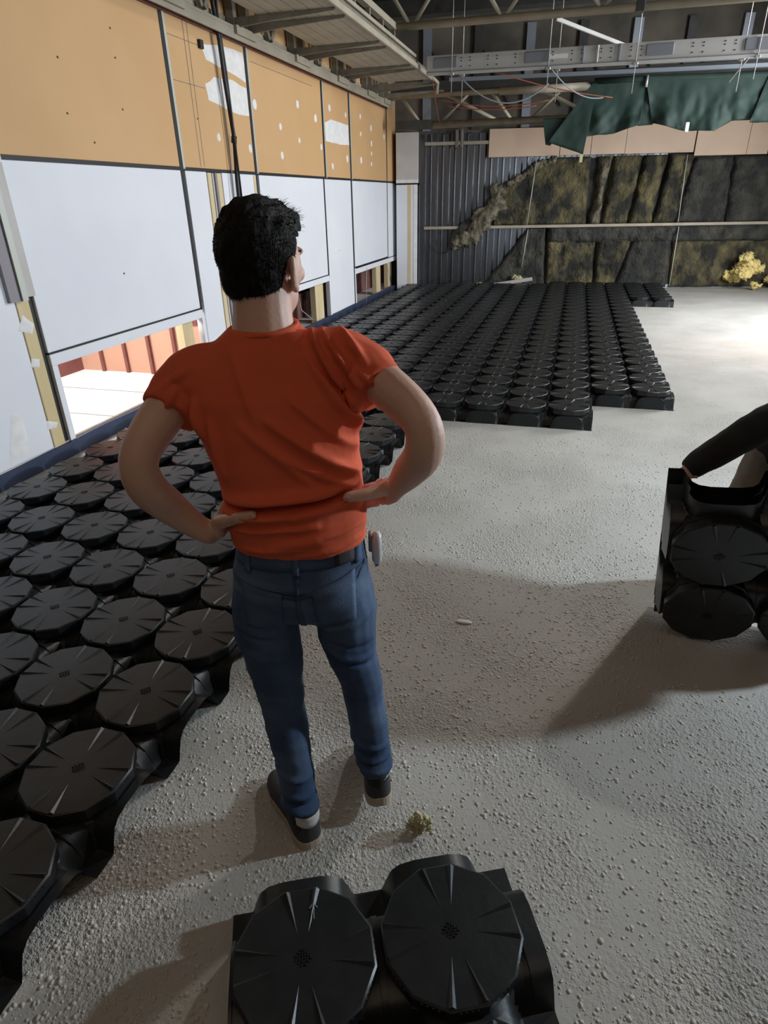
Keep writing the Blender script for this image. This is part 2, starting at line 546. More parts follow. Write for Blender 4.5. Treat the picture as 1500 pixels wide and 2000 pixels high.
for y, z0, z1 in ((6.33, 2.1, 3.3), (6.40, 2.1, 3.3)):
    MB().box((XW, y, z0), (XW + .002, y + .008, z1)).build('scored_line', M['steel'], wl)
for y0, y1, z in ((6.05, 6.58, 3.12), (6.05, 6.60, 2.78), (7.66, 9.5, 3.16), (3.85, 5.9, 3.27)):
    MB().box((XW, y0, z), (XW + .002, y1, z + .006)).build('scored_line', M['steel'], wl)
# thin wires hanging in the far opening
for pts in ([(XW + .01, 11.75, .66), (XW + .012, 11.7, .4), (XW + .02, 11.62, .02)], [(XW - .3, 9.2, .50), (XW - .2, 9.05, .3), (XW - .1, 9.3, .1)], [(XW + .01, 13.15, .6), (XW + .02, 13.4, .1)]):
    MB().tube(pts, .006, 6).build('loose_wire', M['stud'], wl, True)

# ---- the lit annex behind the left wall
tag(MB().box((-9, 1.0, -.05), (XW - .065, 16, .06)).build('floor_annex', M['annexfloor']), kind='structure')
wa = tag(empty('wall_annex'), kind='structure')
MB().box((-9, 6.02, 0), (XW - .10, 6.12, 2.6)).build('salmon_board', M['salmon'], wa)
MB().box((-9, 6.00, .62), (XW - .10, 6.02, .9)).build('upper_band', M['maroon'], wa)
for i in range(12):
    x = -5.10 + i * .325
    if x < XW - .12:
        MB().box((x, 5.985, .05), (x + .035, 6.021, .62)).build('maroon_stud', M['maroon'], wa)
MB().box((-5.5, 1.0, 0), (-5.38, 6.02, 2.6)).build('maroon_board', M['maroon'], wa)
MB().box((-5.4, 1.0, 2.75), (XW - .08, 6.1, 2.8)).build('annex_lid', M['deck'], wa)
MB().box((XW - .55, 6.2, 0), (XW - .5, 14.8, .44)).build('low_maroon_board', M['darkmaroon'], wa)
MB().box((XW - 1.2, 6.2, 0), (XW - 1.15, 14.8, 2.8)).build('darkness_sheet', M['gasket'], wa)  # black sheet standing in for the darkness beyond the low openings
MB().box((XW - .62, 12.3, .42), (XW - .56, 12.75, .75)).build('salmon_board', M['salmon'], wa)
MB().box((XW - .16, 3.86, .06), (XW - .13, 5.95, .075)).build('floor_track', M['steel'], wa)
for y in (4.55, 5.3):
    MB().box((-5.38, y, .06), (XW - .18, y + .012, .063)).build('floor_seam', M['steel'], wa)

# ---- steel ledge along the wall top, brackets and cable tray
ws = thing('wall_truss', 'beige steel lattice truss and ledge running along the left wall top', 'truss')
bevelled(MB().box((XW, 4.6, 3.34), (XW + .13, 13.25, 3.37)).build('bottom_chord', M['beam'], ws), .004, 1)
MB().box((XW, 4.6, 3.37), (XW + .02, 13.25, 3.46)).build('bottom_chord', M['beam'], ws)
MB().box((XW + .115, 4.6, 3.26), (XW + .13, 13.25, 3.34)).build('ledge_lip', M['beam'], ws)
MB().box((XW, 4.6, 3.27), (XW + .03, 13.25, 3.335)).build('ledge_lip', M['darkmaroon'], ws)
MB().box((XW + .02, 4.6, 4.30), (XW + .14, 13.25, 4.40)).build('top_chord', M['steel'], ws)
YP = [5.75, 7.15, 8.70, 10.25, 11.70, 12.7]
for i, y in enumerate(YP):
    for dy in (0, .30):
        MB().box((XW + .03, y + dy, 3.37), (XW + .11, y + dy + .07, 4.35)).build('post', M['steel'], ws)
    MB().box((XW + .015, y - .04, 3.30), (XW + .16, y + .40, 3.375)).build('foot_plate', M['beam'], ws)
    if i < 5:
        yn = YP[i + 1]
        MB().bar((XW + .06, y + .40, 4.25), (XW + .06, (y + yn) / 2 + .15, 3.42), .05, .05).build('diagonal', M['steel'], ws)
        MB().bar((XW + .06, (y + yn) / 2 + .2, 3.42), (XW + .06, yn - .02, 4.25), .05, .05).build('diagonal', M['steel'], ws)
    for dy in (.035, .335):      # tapered bracket arms reaching out under the tray
        V = []
        for x, zl, zh in ((XW + .10, 3.36, 3.445), (XW + .5, 3.39, 3.446), (-2.50, 3.425, 3.446)):
            for yy in (y + dy - .012, y + dy + .012):
                V += [(x, yy, zl), (x, yy, zh)]
        F = []
        for k in range(2):
            a = k * 4
            F += [(a, a + 4, a + 5, a + 1), (a + 2, a + 3, a + 7, a + 6), (a + 1, a + 5, a + 7, a + 3), (a, a + 2, a + 6, a + 4)]
        F += [(0, 1, 3, 2), (8, 10, 11, 9)]
        MB().add(V, F).build('bracket_arm', M['steel'], ws)
tray = thing('cable_tray', 'long ribbed grey cable tray carried on bracket arms above left wall', 'cable tray')
for i in range(6):
    x0 = -3.32 + i * .142
    bevelled(MB().box((x0, 4.6, 3.448), (x0 + .134, 11.6, 3.465)).build('tray_slat', M['beam'], tray), .004, 1)
bevelled(MB().box((-2.47, 4.6, 3.43), (-2.44, 11.65, 3.49)).build('edge_rail', M['beam'], tray), .004, 1)
bevelled(MB().box((-2.52, 4.6, 3.57), (-2.48, 10.6, 3.61)).build('upper_rail', M['beam'], tray), .004, 1)
MB().box((-2.50, 4.6, 3.51), (-2.475, 11.2, 3.54)).build('edge_rail', M['steel'], tray)
MB().box((-2.60, 4.6, 3.72), (-2.52, 9.7, 3.79)).build('upper_rail', M['beam'], tray)
for y in np.arange(5.2, 9.7, .55):
    MB().box((-2.59, y, 3.46), (-2.54, y + .05, 3.74)).build('hanger', M['steel'], tray)
MB().tube([(-2.45, 11.5, 3.47), (-2.40, 11.75, 3.42), (-2.42, 11.8, 3.28)], .025, 8).build('end_hook', M['beam'], tray, True)

# ---- cross trusses
t1 = thing('roof_truss', 'nearer tubular roof truss crossing high above the light trunking', 'truss', group='tubular roof trusses')
MB().tube([(-2.55, 9.65, 3.75), (8.8, 9.65, 3.68)], .045, 10).build('bottom_chord', M['beam'], t1, True)
MB().tube([(-2.55, 9.65, 4.45), (8.8, 9.65, 4.40)], .05, 10).build('top_chord', M['steel'], t1, True)
for i in range(8):
    x = -2.35 + i * 1.16
    MB().tube([(x, 9.65, 3.76), (x - .48, 9.65, 4.43)], .026, 8).build('web_member', M['beam'], t1, True)
    MB().tube([(x + .05, 9.65, 3.76), (x + .58, 9.65, 4.43)], .026, 8).build('web_member', M['beam'], t1, True)
bevelled(MB().box((.38, 9.59, 3.68), (.48, 9.71, 3.80)).build('splice_clamp', M['darksteel'], t1), .01, 2)
t2 = thing('roof_truss', 'lower tubular roof truss with the green tarpaulin slung over it', 'truss', group='tubular roof trusses')
MB().tube([(XW + .1, 13.0, 3.42), (.6, 13.0, 3.405), (8.8, 13.0, 3.19)], .045, 10).build('top_chord', M['beam'], t2, True)
MB().tube([(-3.3, 13.0, 2.96), (8.8, 13.0, 2.94)], .06, 10).build('bottom_chord', M['steel'], t2, True)
for i in range(7):
    x = -2.95 + i * 1.62
    MB().tube([(x, 13.0, 2.98), (x - .36, 13.0, 3.40)], .028, 8).build('web_member', M['beam'], t2, True)
    if i:
        MB().tube([(x - .25, 13.0, 2.98), (x - 1.15, 13.0, 3.40)], .03, 8).build('web_member', M['beam'], t2, True)
    MB().tube([(x + .35, 13.0, 2.98), (x + .85, 13.0, 3.40)], .026, 8).build('web_member', M['steel'], t2, True)
MB().box((-3.4, 12.93, 2.90), (-2.75, 13.07, 3.04)).build('gusset_plate', M['darksteel'], t2)
MB().tube([(-1.55, 12.97, 3.405), (.0, 12.97, 3.395)], .062, 12).build('insulated_sleeve', M['beam'], t2, True)

# broad dark beams further back and upper wall posts
for y, z, h in ((11.2, 4.18, .22), (13.6, 3.55, .16)):
    tag(bevelled(MB().box((XW, y, z), (8.9, y + .2, z + h)).build('roof_beam', M['darksteel']), .008, 1), 'dark grey %s roof beam crossing behind the %s' % (('upper', 'nearer roof truss') if z > 4 else ('lower', 'green tarpaulin and lower truss')), 'beam')

# ---- light trunking
tr = thing('light_trunking', 'long pale grey perforated lighting trunking hung under the roof', 'light fitting')
ZT = lambda x: 3.60 - .022 * (x + 2.3)
mb = MB()
xs0, xs1 = -2.32, 6.5
mb.bar((xs0, 10.6, 3.475), (xs1, 10.6, 3.38), .10, .20)
bevelled(mb.build('housing', M['trunk'], tr), .006, 1)
MB().bar((xs0, 10.545, 3.375), (xs1, 10.545, 3.28), .02, .015).build('lower_rail', M['trunkgrey'], tr)
MB().bar((xs0, 10.55, 3.355), (xs1, 10.55, 3.26), .05, .03).build('lower_rail', M['trunk'], tr)


def zt(x): return 3.475 - (x - xs0) / (xs1 - xs0) * .095


for x in (-2.05, -.78, .78, 1.95, 3.4):
    bevelled(MB().box((x - .17, 10.53, zt(x) - .055), (x + .17, 10.552, zt(x) + .075)).build('grey_cover', M['trunkgrey'], tr), .02, 2)
for x in (-.18, .0, .28):
    bevelled(MB().box((x - .015, 10.535, zt(x) - .10), (x + .015, 10.55, zt(x) + .10)).build('joint_collar', M['trunkgrey'] if x else M['rod'], tr), .004, 1)
for x in (-.25, 2.75):
    MB().box((x - .12 - .25, 10.545, zt(x) - .02), (x + .12 - .25, 10.5515, zt(x) + .03)).build('white_sticker', M['paper'], tr)
ph = MB()
for i in range(46):
    x = -2.2 + i * .125
    if any(abs(x - q) < .2 for q in (-2.05, -.78, .78, 1.95, 3.4)): continue
    if i % 3 == 2: continue
    for dz in (.055, .02, -.045):
        ph.box((x - .008, 10.543, zt(x) + dz - .006), (x + .008, 10.551, zt(x) + dz + .006))
tag(ph.build('slot_holes', M['gasket'], tr), kind='stuff')
for nm, y, z0, z1, lab in (('a', 11.4, 3.485, 3.33, 'upper of two thin galvanised channels hung behind the trunking'), ('b', 11.7, 3.425, 3.27, 'lower of two thin galvanised channels hung behind the trunking')):
    c = thing('galvanised_channel', lab, 'channel', group='galvanised channels under the roof')
    MB().bar((-2.2, y, z0), (6.5, y, z1), .06, .008).build('web', M['galv'], c)
    MB().bar((-2.2, y - .03, z0 + .015), (6.5, y - .03, z1 + .015), .006, .045).build('front_flange', M['galv'], c)
    MB().bar((-2.2, y + .03, z0 + .015), (6.5, y + .03, z1 + .015), .006, .045).build('rear_flange', M['galv'], c)
# hangers
rods = [(-1.95, 10.52, 3.12, 4.95, 'leftmost zinc hanger rod dropping past the trunking end'), (-1.82, 10.66, 3.0, 4.95, 'second zinc hanger rod from the trunking end'), (-.62, 10.52, 3.05, 4.95, 'zinc hanger rod at the second grey cover of the trunking'), (-.50, 10.66, 2.95, 4.95, 'zinc hanger rod just right of the second grey cover'), (.50, 10.52, 2.98, 4.95, 'zinc hanger rod between second and third grey cover'), (1.95, 10.52, 3.06, 4.95, 'zinc hanger rod in front of the fourth grey cover'), (1.80, 10.66, 2.95, 4.95, 'zinc hanger rod just left of the fourth grey cover')]
for x, y, z0, z1, lab in rods:
    r = thing('hanger_rod', lab, 'rod', (x, y, z0), group='threaded rods carrying the trunking')
    MB().tube([(0, 0, 0), (0, 0, z1 - z0)], .006, 6).build('rod', M['rod'], r, True)
    bevelled(MB().box((-.03, -.03, zt(x) - z0 - .15), (.03, .03, zt(x) - z0 - .12)).build('clip', M['rod'], r), .004, 1)
tag(MB().tube([(1.75, 11.0, 3.10), (2.55, 11.0, 4.2)], .010, 6).build('brace_rod', M['rod'], None, True), 'slanted pale brace rod crossing behind the trunking at right', 'rod')
tag(bevelled(MB().bar((-.55, 10.2, 3.80), (.55, 10.9, 3.50), .03, .045).build('strip_bar', M['trunk']), .004, 1), 'slanting pale grey bar propped above the trunking', 'bar')


def sag(a, b, d, n=14):
    return [Vector(a).lerp(Vector(b), i / n) - Vector((0, 0, d * 4 * (i / n) * (1 - i / n))) for i in range(n + 1)]


tag(MB().tube(sag((-1.85, 10.55, 3.32), (-.62, 10.9, 3.2), .28), .010, 6).build('cable', M['trunkgrey'], None, True), 'grey cable sagging below the left end of the trunking', 'cable')
tag(MB().tube(sag((-.60, 10.5, 3.34), (.15, 11.4, 3.05), .12), .008, 6).build('cable', M['trunkgrey'], None, True), 'grey cable looping down from the second trunking hanger', 'cable')
for i, (a, b, d, lab) in enumerate([((-2.44, 11.55, 3.44), (-2.6, 12.94, 3.0), .05, 'orange cable hanging down from the cable tray end'), ((-2.6, 12.7, 3.32), (-.7, 12.85, 3.22), .10, 'upper of two orange cables strung along the lower truss'), ((-2.5, 12.75, 3.22), (-.9, 12.85, 3.15), .06, 'lower of two orange cables strung along the lower truss'), ((-1.4, 11.2, 3.42), (.3, 11.9, 3.1), .04, 'orange cable slanting behind the trunking')]):
    tag(MB().tube(sag(a, b, d), .008, 6).build('cable', M['orangecable'], None, True), lab, 'cable')
tag(MB().tube([(-2.2, 13.05, 3.0), (-2.19, 13.1, 2.2), (-2.3, 13.5, 1.3)], .008, 6).build('cable', M['trunkgrey'], None, True), 'thin grey cable dangling before the corrugated wall by the column', 'cable')

# black cables down the left wall
hc = thing('hanging_cable', 'bundle of black cables hanging down the tan wall', 'cable', (XW + .06, 6.9, 3.5))
MB().tube([(0, -.06, .9), (0, -.06, .02), (.01, -.02, -.3), (.005, .01, -.6), (.0, .09, -1.12), (0, .05, -1.5), (-.01, .06, -1.9), (0, .05, -2.5), (0, .03, -3.4)], .022, 8).build('cable_strand', M['cable'], hc, True)
MB().tube([(.02, -.02, .9), (.02, -.02, -.1), (.02, .03, -.55), (.02, .05, -.95), (.02, .07, -1.73)], .014, 8).build('cable_strand', M['cable'], hc, True)
MB().tube([(-.02, -.03, -.6), (-.02, 0.0, -1.2), (-.02, -.03, -1.78)], .006, 6).build('cable_strand', M['greytrim'], hc, True)
MB().tube([(.0, .09, -1.1), (0, .075, -1.16)], .03, 8).build('cable_tie', M['cable'], hc, True)


# ---- far wall
wb_ = tag(empty('wall_back', (0, YB, 0), (0, 0, RB)), kind='structure')      # local x along the wall, y outward
CB = math.cos(RB)
xl0, xl1 = (XW - .1) / CB, 9.2
MB().box((xl0, .09, -.1), (xl1, .15, 5.0)).build('outer_sheet', M['deck'], wb_)
MB().box((xl0, .05, 2.9), (xl1, .09, 5.0)).build('upper_board', M['darkbrown'], wb_)
for i, x in enumerate(np.arange(-3.2, 6, .95)):
    MB().box((x, -.02, 2.95), (x + .16, .06, 4.6)).build('upper_post', M['darksteel'] if i % 2 else M['galv'], wb_)
    MB().bar((x + .2, .0, 4.2), (x + .75, .0, 3.3), .05, .05).build('upper_brace', M['darksteel'], wb_)
cm = MB()
per = .24
n = int((1.6 - (-3.6)) / per)
V = []
F = []
prof = [(0, .0), (.05, .0), (.09, .06), (.16, .06), (.20, 0)]
pts = []
for i in range(n):
    for a, b in prof:
        pts.append((-3.45 + i * per + a, b))
for x, y in pts:
    V += [(x, y, 0), (x, y, 2.9)]
for i in range(len(pts) - 1):
    F.append((2 * i, 2 * i + 2, 2 * i + 3, 2 * i + 1))
cm.add(V, F).build('corrugated_sheet', M['corr'], wb_)
bevelled(MB().box((-3.15, -.13, 1.19), (xl1, -.06, 1.245)).build('girt', M['beam'], wb_), .006, 1)
bevelled(MB().box((-3.15, -.06, 2.70), (-1.85, .0, 2.76)).build('girt', M['beam'], wb_), .006, 1)
for x in (-2.55, -2.45):
    MB().box((x, -.07, 2.66), (x + .06, -.0, 2.95)).build('girt_cleat', M['steel'], wb_)
MB().box((xl0, -.03, 0), (xl1, .06, .07)).build('sill', M['galv'], wb_)
# beige boards
for i, (a, b, z0, z1) in enumerate([(-1.86, -.52, 2.47, 2.95), (-.51, .06, 2.475, 2.95), (.07, .70, 2.475, 2.96), (.705, 1.96, 2.47, 2.97), (1.985, 2.92, 2.41, 2.97), (2.925, 3.30, 2.41, 2.97), (3.32, 4.7, 2.43, 2.97)]):
    o = MB().box((a / CB, -.075 - .006 * (i % 2), z0), (b / CB, -.05, z1)).build('wall_board', M['backboard'], wb_)
    bevelled(o, .003, 1)


MB().box((-.55, -.011, .08), (4.8, -.003, 2.42)).build('backing_felt', M['wool2'], wb_)
MB().box((-1.2, -.011, .08), (-.55, -.003, .95)).build('backing_felt', M['wool2'], wb_)


# glass wool batts
def batt(label, left, right, z0, z1, m, th=.11, seed=0, off=-.012, amp=.05, loc_off=0):
    """left/right: lists of (z, x) edge points; grid mesh with lumpy front"""
    def ed(L, z):
        L = sorted(L)
        if z <= L[0][0]: return L[0][1]
        for (za, xa), (zb, xb) in zip(L, L[1:]):
            if z <= zb: return xa + (xb - xa) * (z - za) / (zb - za)
        return L[-1][1]
    zs = np.linspace(z0, z1, max(6, int((z1 - z0) / .035)))
    wmax = max(ed(right, z) - ed(left, z) for z in zs)
    nx = max(4, int(wmax / .035))
    o = thing('insulation_batt', label, 'insulation', (0, YB, 0), (0, 0, RB), 'glass wool batts on the far wall')
    V = []
    for z in zs:
        a, b = ed(left, z) / CB, ed(right, z) / CB
        a += .03 * nz((z, seed, 1), 6)
        b += .03 * nz((z, seed, 9), 6)
        for i in range(nx + 1):
            t = i / nx
            x = a + (b - a) * t
            e = min(1, min(t, 1 - t) * (b - a) / .06, (z - z0) / .05 + .3, (z1 - z) / .05 + .3)
            e = max(0, e) ** .5
            d = amp * (nz((x, z, seed), 4) + .7 * nz((x, z, seed + 5), 11) + .5 * nz((x, z, seed + 3), 24))
            d += .5 * amp * abs(nz((x * .5, z * 2.5, seed + 11), 5))
            V.append((x, off - .01 - (th + d) * e, z))
    nf = len(V)
    V += [(p[0], off, p[2]) for p in V]
    F = []
    W_ = nx + 1
    H_ = len(zs)
    for j in range(H_ - 1):
        for i in range(nx):
            a = j * W_ + i
            F.append((a, a + 1, a + W_ + 1, a + W_))
    rim = [i for i in range(nx)] + [j * W_ + nx for j in range(H_ - 1)] + [(H_ - 1) * W_ + i for i in range(nx, 0, -1)] + [j * W_ for j in range(H_ - 1, 0, -1)]
    for k in range(len(rim)):
        a, b = rim[k], rim[(k + 1) % len(rim)]
        F.append((a, a + nf, b + nf, b))
    MB().add(V, F).build('wool_mat', m, o, True)
    return o


batt('large slanting dirty yellow insulation batt above the girt, torn at its left', [(1.25, -1.72), (1.6, -1.72), (1.83, -1.70), (2.08, -1.27), (2.3, -.9), (2.42, -.55)], [(1.25, .14), (2.42, .10)], 1.25, 2.44, M['wool'], seed=1, th=.12)
batt('narrow pale curled insulation strip beside the big slanting batt', [(1.25, .16), (1.7, .25), (2.42, .25)], [(1.25, .41), (1.77, .40), (2.42, .50)], 1.25, 2.44, M['woolpale'], seed=2, th=.17, amp=.05)
batt('mottled yellow insulation batt next to the pale curled strip', [(1.25, .43), (2.42, .52)], [(1.25, .93), (2.42, 1.06)], 1.25, 2.44, M['wool'], seed=3, th=.12)
batt('middle slanted insulation batt above the girt with yellow upper half', [(1.25, .95), (2.42, 1.08)], [(1.25, 1.40), (2.42, 1.52)], 1.25, 2.44, M['wool'], seed=4.3, th=.13)
batt('yellow streaked insulation batt bordering the dark right end above girt', [(1.25, 1.42), (2.42, 1.54)], [(1.25, 1.84), (2.42, 2.0)], 1.25, 2.44, M['wool'], seed=5.7, th=.15, amp=.05)
batt('dark grey insulation batt above the girt below the beige board seam', [(1.25, 1.86), (2.38, 2.02)], [(1.25, 2.78), (2.38, 2.72)], 1.25, 2.38, M['wool2'], seed=6, th=.10)
batt('rightmost dark insulation batt above the girt', [(1.25, 2.80), (2.38, 2.74)], [(1.25, 4.2), (2.38, 4.2)], 1.25, 2.39, M['wool2'], seed=7, th=.10)
batt('lower left insulation batt with torn slanting edge by corrugated metal', [(.07, -1.87), (.55, -1.47), (.95, -1.19), (1.16, -1.02)], [(.07, -.58), (1.16, -.64)], .02, 1.18, M['wool2'], seed=8, th=.10)
batt('second dark insulation batt from the left below the girt', [(.07, -.56), (1.16, -.62)], [(.07, .40), (1.16, .38)], .02, 1.18, M['wool'], seed=9.4, th=.11)
batt('insulation batt below the girt with diagonal right edge', [(.07, .42), (1.16, .40)], [(.07, .84), (1.16, 1.14)], .02, 1.18, M['wool'], seed=10.2, th=.13)
batt('dark insulation batt below the girt right of the diagonal edge', [(.07, .86), (1.16, 1.16)], [(.07, 1.90), (1.16, 1.84)], .02, 1.18, M['wool2'], seed=11, th=.09)
batt('long insulation batt below the girt behind the yellow tuft', [(.07, 1.92), (1.16, 1.86)], [(.07, 4.6), (1.16, 4.6)], .02, .92, M['wool'], seed=12.6, th=.10)
batt('sagging rolled top fold of insulation just under girt at right', [(.9, -.6), (1.18, -.6)], [(.9, 4.6), (1.18, 4.6)], .90, 1.19, M['wool2'], seed=13, th=.16, amp=.07)
# curled flap hanging from the torn end
fp = thing('insulation_flap', 'crumpled insulation flap hanging down over the girt left of the batts', 'insulation', (0, YB, 0), (0, 0, RB))
P = [(-1.62, -.16, 1.92), (-1.74, -.19, 1.62), (-1.92, -.22, 1.36), (-2.10, -.24, 1.16), (-2.30, -.22, 1.0), (-2.46, -.18, .88), (-2.53, -.16, .80)]
R_ = [.10, .17, .18, .17, .15, .11, .05]
me = fuse('wool_roll', MB().tube(P, R_, 12), .03, 1)
v = getv(me)
nn = getn(me)
for i in range(len(v)):
    v[i] += nn[i] * .11 * (nz(v[i], 6) + .8 * nz(v[i], 15, 3))
v[:, 1] = np.minimum(v[:, 1] * .6 - .05, -.0)
setv(me, v)
link('wool_roll', me, M['woolpale'], fp)
me = fuse('wool_tail', MB().tube([(-2.05, -.14, 1.42), (-2.3, -.16, 1.2), (-2.5, -.15, .95), (-2.56, -.13, .82)], [.06, .12, .12, .05], 10), .03, 1)
v = getv(me)
nn = getn(me)
for i in range(len(v)):
    v[i] += nn[i] * .05 * nz(v[i], 9)
v[:, 1] = np.minimum(v[:, 1] * .7, 0)
setv(me, v)
link('wool_tail', me, M['wool2'], fp)
me = fuse('e', MB().tube([(-1.66, yb(-1.66) - .16, 1.86), (-1.25, yb(-1.25) - .17, 2.08), (-.9, yb(-.9) - .17, 2.29), (-.55, yb(-.55) - .16, 2.42)], [.07, .055, .06, .03], 8), .018, 0)
v = getv(me)
nn = getn(me)
for i in range(len(v)):
    v[i] += nn[i] * .05 * (nz(v[i], 8) + .9 * nz(v[i], 20, 3))
setv(me, v)
tag(link('insulation_edge', me, M['woolpale']), 'ragged pale torn edge strip along top of the slanting batt', 'insulation')


def tuft(name, label, loc, r, m, nb=26, seed=0, cat='insulation', flat=1.0, fine=.02):
    rnd = random.Random(seed)
    mb = MB()
    for i in range(nb):
        d = Vector((rnd.gauss(0, .42), rnd.gauss(0, .3), rnd.gauss(0, .36) * flat)) * r * 1.15
        q = r * rnd.uniform(.36, .62)
        mb.ell(d, (q, q * .8, q * rnd.uniform(.5, 1) * flat), n=10, m=7)
    me = fuse(name, mb, r * .07, 1)
    v = getv(me)
    nn = getn(me)
    for i in range(len(v)):
        v[i] += nn[i] * r * .24 * (nz(v[i], 2.2 / r, seed) + .8 * nz(v[i], 6 / r, seed + 2) + .7 * nz(v[i], 14 / r, seed + 5))
    v[:, 2] -= v[:, 2].min()
    setv(me, v)
    o = thing(name, label, cat, loc)
    link('core', me, m, o)
    fb = MB()
    for i in range(420):
        k = rnd.randrange(len(v))
        p = Vector(v[k])
        d = Vector(nn[k]) + Vector((rnd.gauss(0, .6), rnd.gauss(0, .6), rnd.gauss(0, .6)))
        d = d.normalized() * r * rnd.uniform(.06, .20)
        e = p + d
        if e.z < 0.002: continue
        s_ = d.orthogonal().normalized() * r * fine
        fb.add([p - s_, p + s_, e, p + d * .5 + s_ * 1.5], [(0, 1, 3), (0, 3, 2)])
    tag(fb.build('fibres', m, o), kind='stuff')
    return o


tuft('wool_tuft', 'big bright yellow glass wool tuft at the foot of far wall', (3.36, yb(3.36) - .34, 0), .225, M['yellow'], 30, 3)
tuft('wool_tuft', 'yellow glass wool tuft cut by the right picture edge', (4.02, yb(4.02) - .30, 0), .15, M['yellow'], 18, 5)
tuft('wool_tuft', 'small yellow wool scrap at the left end of the lath', (-1.86, yb(-1.86) - .24, 0), .10, M['yellow'], 12, 8)
tuft('wool_tuft', 'pale yellow wool scrap poking out above the leaning lath', (-1.12, yb(-1.12) - .26, .12), .10, M['fluff'], 12, 9)
tuft('wool_fluff', 'little pale yellow fluff clump on the concrete right of the shoes', (-.272, 1.265, 0), .028, M['fluff'], 22, 12, 'fluff', 1.0, .03)
tag(bevelled(MB().bar((-1.72, yb(-1.72) - .36, .10), (-.80, yb(-.80) - .36, .235), .035, .07).build('lath', M['lath']), .004, 1), 'pale grey wooden lath leaning low against the far insulation', 'lath')
for a, b, lab in (((-.91, 2.43), (-1.0, 1.25), 'slanted pale wire over the large batt above the girt'), ((-.97, 1.17), (-1.04, .45), 'slanted pale wire over the torn lower left batt'), ((1.93, 1.18), (1.95, .05), 'slanted pale wire over the lower batts left of the yellow tuft'), ((1.86, 2.42), (1.90, 1.26), 'thin pale wire between yellow streaked and dark upper batts')):
    tag(MB().tube([(a[0], yb(a[0]) - .235, a[1]), (b[0] + .0, yb(b[0]) - .235, b[1])], .009, 6).build('wire', M['stud'], None, True), lab, 'wire')
tag(MB().tube(sag((-3.0, yb(-3) - .05, .95), (-2.45, yb(-2.45) - .12, .9), .2), .008, 6).build('cable', M['cable'], None, True), 'black cable loop hanging before the corrugated metal below girt', 'cable')

# corner column
co = thing('corner_column', 'pale grey boxed column in the far left corner', 'column', (-3.37, yb(-3.37) - .16, 0), (0, 0, RB))
bevelled(MB().box((-.25, -.1, 0), (.17, .2, 2.02)).build('lower_casing', M['white'], co), .006, 1)
bevelled(MB().box((-.25, -.1, 2.05), (.19, .2, 2.92)).build('upper_casing', M['column'], co), .006, 1)
MB().box((-.25, -.09, 2.02), (.17, .19, 2.05)).build('joint_strip', M['gasket'], co)
MB().box((-.25, -.106, 2.05), (.19, -.1, 2.11)).build('white_band', M['spackle'], co)
MB().box((-.02, -.104, 0.02), (.05, -.1, 2.02)).build('yellow_strip', M['yellowwood'], co)
MB().box((.10, -.108, 0.0), (.175, -.1, 2.02)).build('white_edge', M['spackle'], co)

# ---- green tarpaulin over the lower truss
tp = thing('tarpaulin', 'dark green tarpaulin slung over the roof truss above the boards', 'tarpaulin', (0, 12.93, 0))


def tarp(name, top, bot, nu, nv, seed, y0=0., fold=.05, m='tarp'):
    V = []
    for i in range(nu + 1):
        t = i / nu

        def at(L):
            x = t * (len(L) - 1)
            k = min(int(x), len(L) - 2)
            f = x - k
            f = f * f * (3 - 2 * f)
            return Vector(L[k]).lerp(Vector(L[k + 1]), f)
        a, b = at(top), at(bot)
        for j in range(nv + 1):
            s = j / nv
            p = a.lerp(b, s)
            d = fold * s * (math.sin(p.x * 8 + seed + s * 4) * .45 + nz((p.x * 2.5, s * .8, seed), 2.2) + .4 * nz((p.x, p.y, seed), 9))
            V.append((p.x, y0 - .05 + d - .02 * s, p.y))
    F = []
    for i in range(nu):
        for j in range(nv):
            a = i * (nv + 1) + j
            F.append((a, a + nv + 1, a + nv + 2, a + 1))
    o = MB().add(V, F).build(name, M[m], tp, True)
    sd = o.modifiers.new('s', 'SOLIDIFY')
    sd.thickness = .006
    return o


tarp('hanging_cloth', [(.02, 3.44), (.4, 3.44), (.72, 3.44), (.83, 3.44)], [(-.04, 2.66), (.14, 2.68), (.40, 2.69), (.80, 2.80)], 50, 20, 1, 0, .07)
tarp('hanging_cloth', [(.80, 3.44), (1.4, 3.42), (2.0, 3.40), (2.62, 3.385)], [(1.0, 2.82), (1.28, 2.74), (1.50, 2.69), (1.72, 2.68), (1.95, 2.66), (2.2, 2.80), (2.48, 2.82)], 80, 20, 4, -.01, .09)
tarp('hanging_cloth', [(.80, 3.40), (.9, 3.40)], [(.78, 2.79), (1.02, 2.80)], 14, 16, 9, .05, .05)
tarp('hanging_cloth', [(2.60, 3.385), (3.6, 3.36), (5.2, 3.32)], [(2.45, 2.76), (3.4, 2.75), (5.2, 2.8)], 50, 16, 7, -.03, .09)
tarp('folded_corner', [(-.02, 3.42), (.06, 3.42)], [(-.66, 2.60), (-.05, 2.40)], 24, 20, 2, -.05, .03)
tarp('rear_corner', [(-.78, 2.96), (-.3, 2.96)], [(-.70, 2.57), (-.62, 2.55)], 16, 12, 3, .02, .03)
MB().tube([(.0, -.02, 3.445), (.8, -.02, 3.44), (2.64, -.02, 3.385), (5.2, -.02, 3.32)], .055, 12).build('rolled_edge', M['tarp'], tp, True)
MB().tube([(.82, -.09, 3.48), (.82, -.10, 3.32)], .022, 8).build('clip', M['rod'], tp, True)
bevelled(MB().box((1.50, -.20, 2.66), (1.56, -.14, 2.80)).build('white_tie', M['paper'], tp), .012, 2)
MB().box((-.10, -.12, 2.28), (-.05, -.10, 2.42)).build('white_tie', M['fluff'], tp)

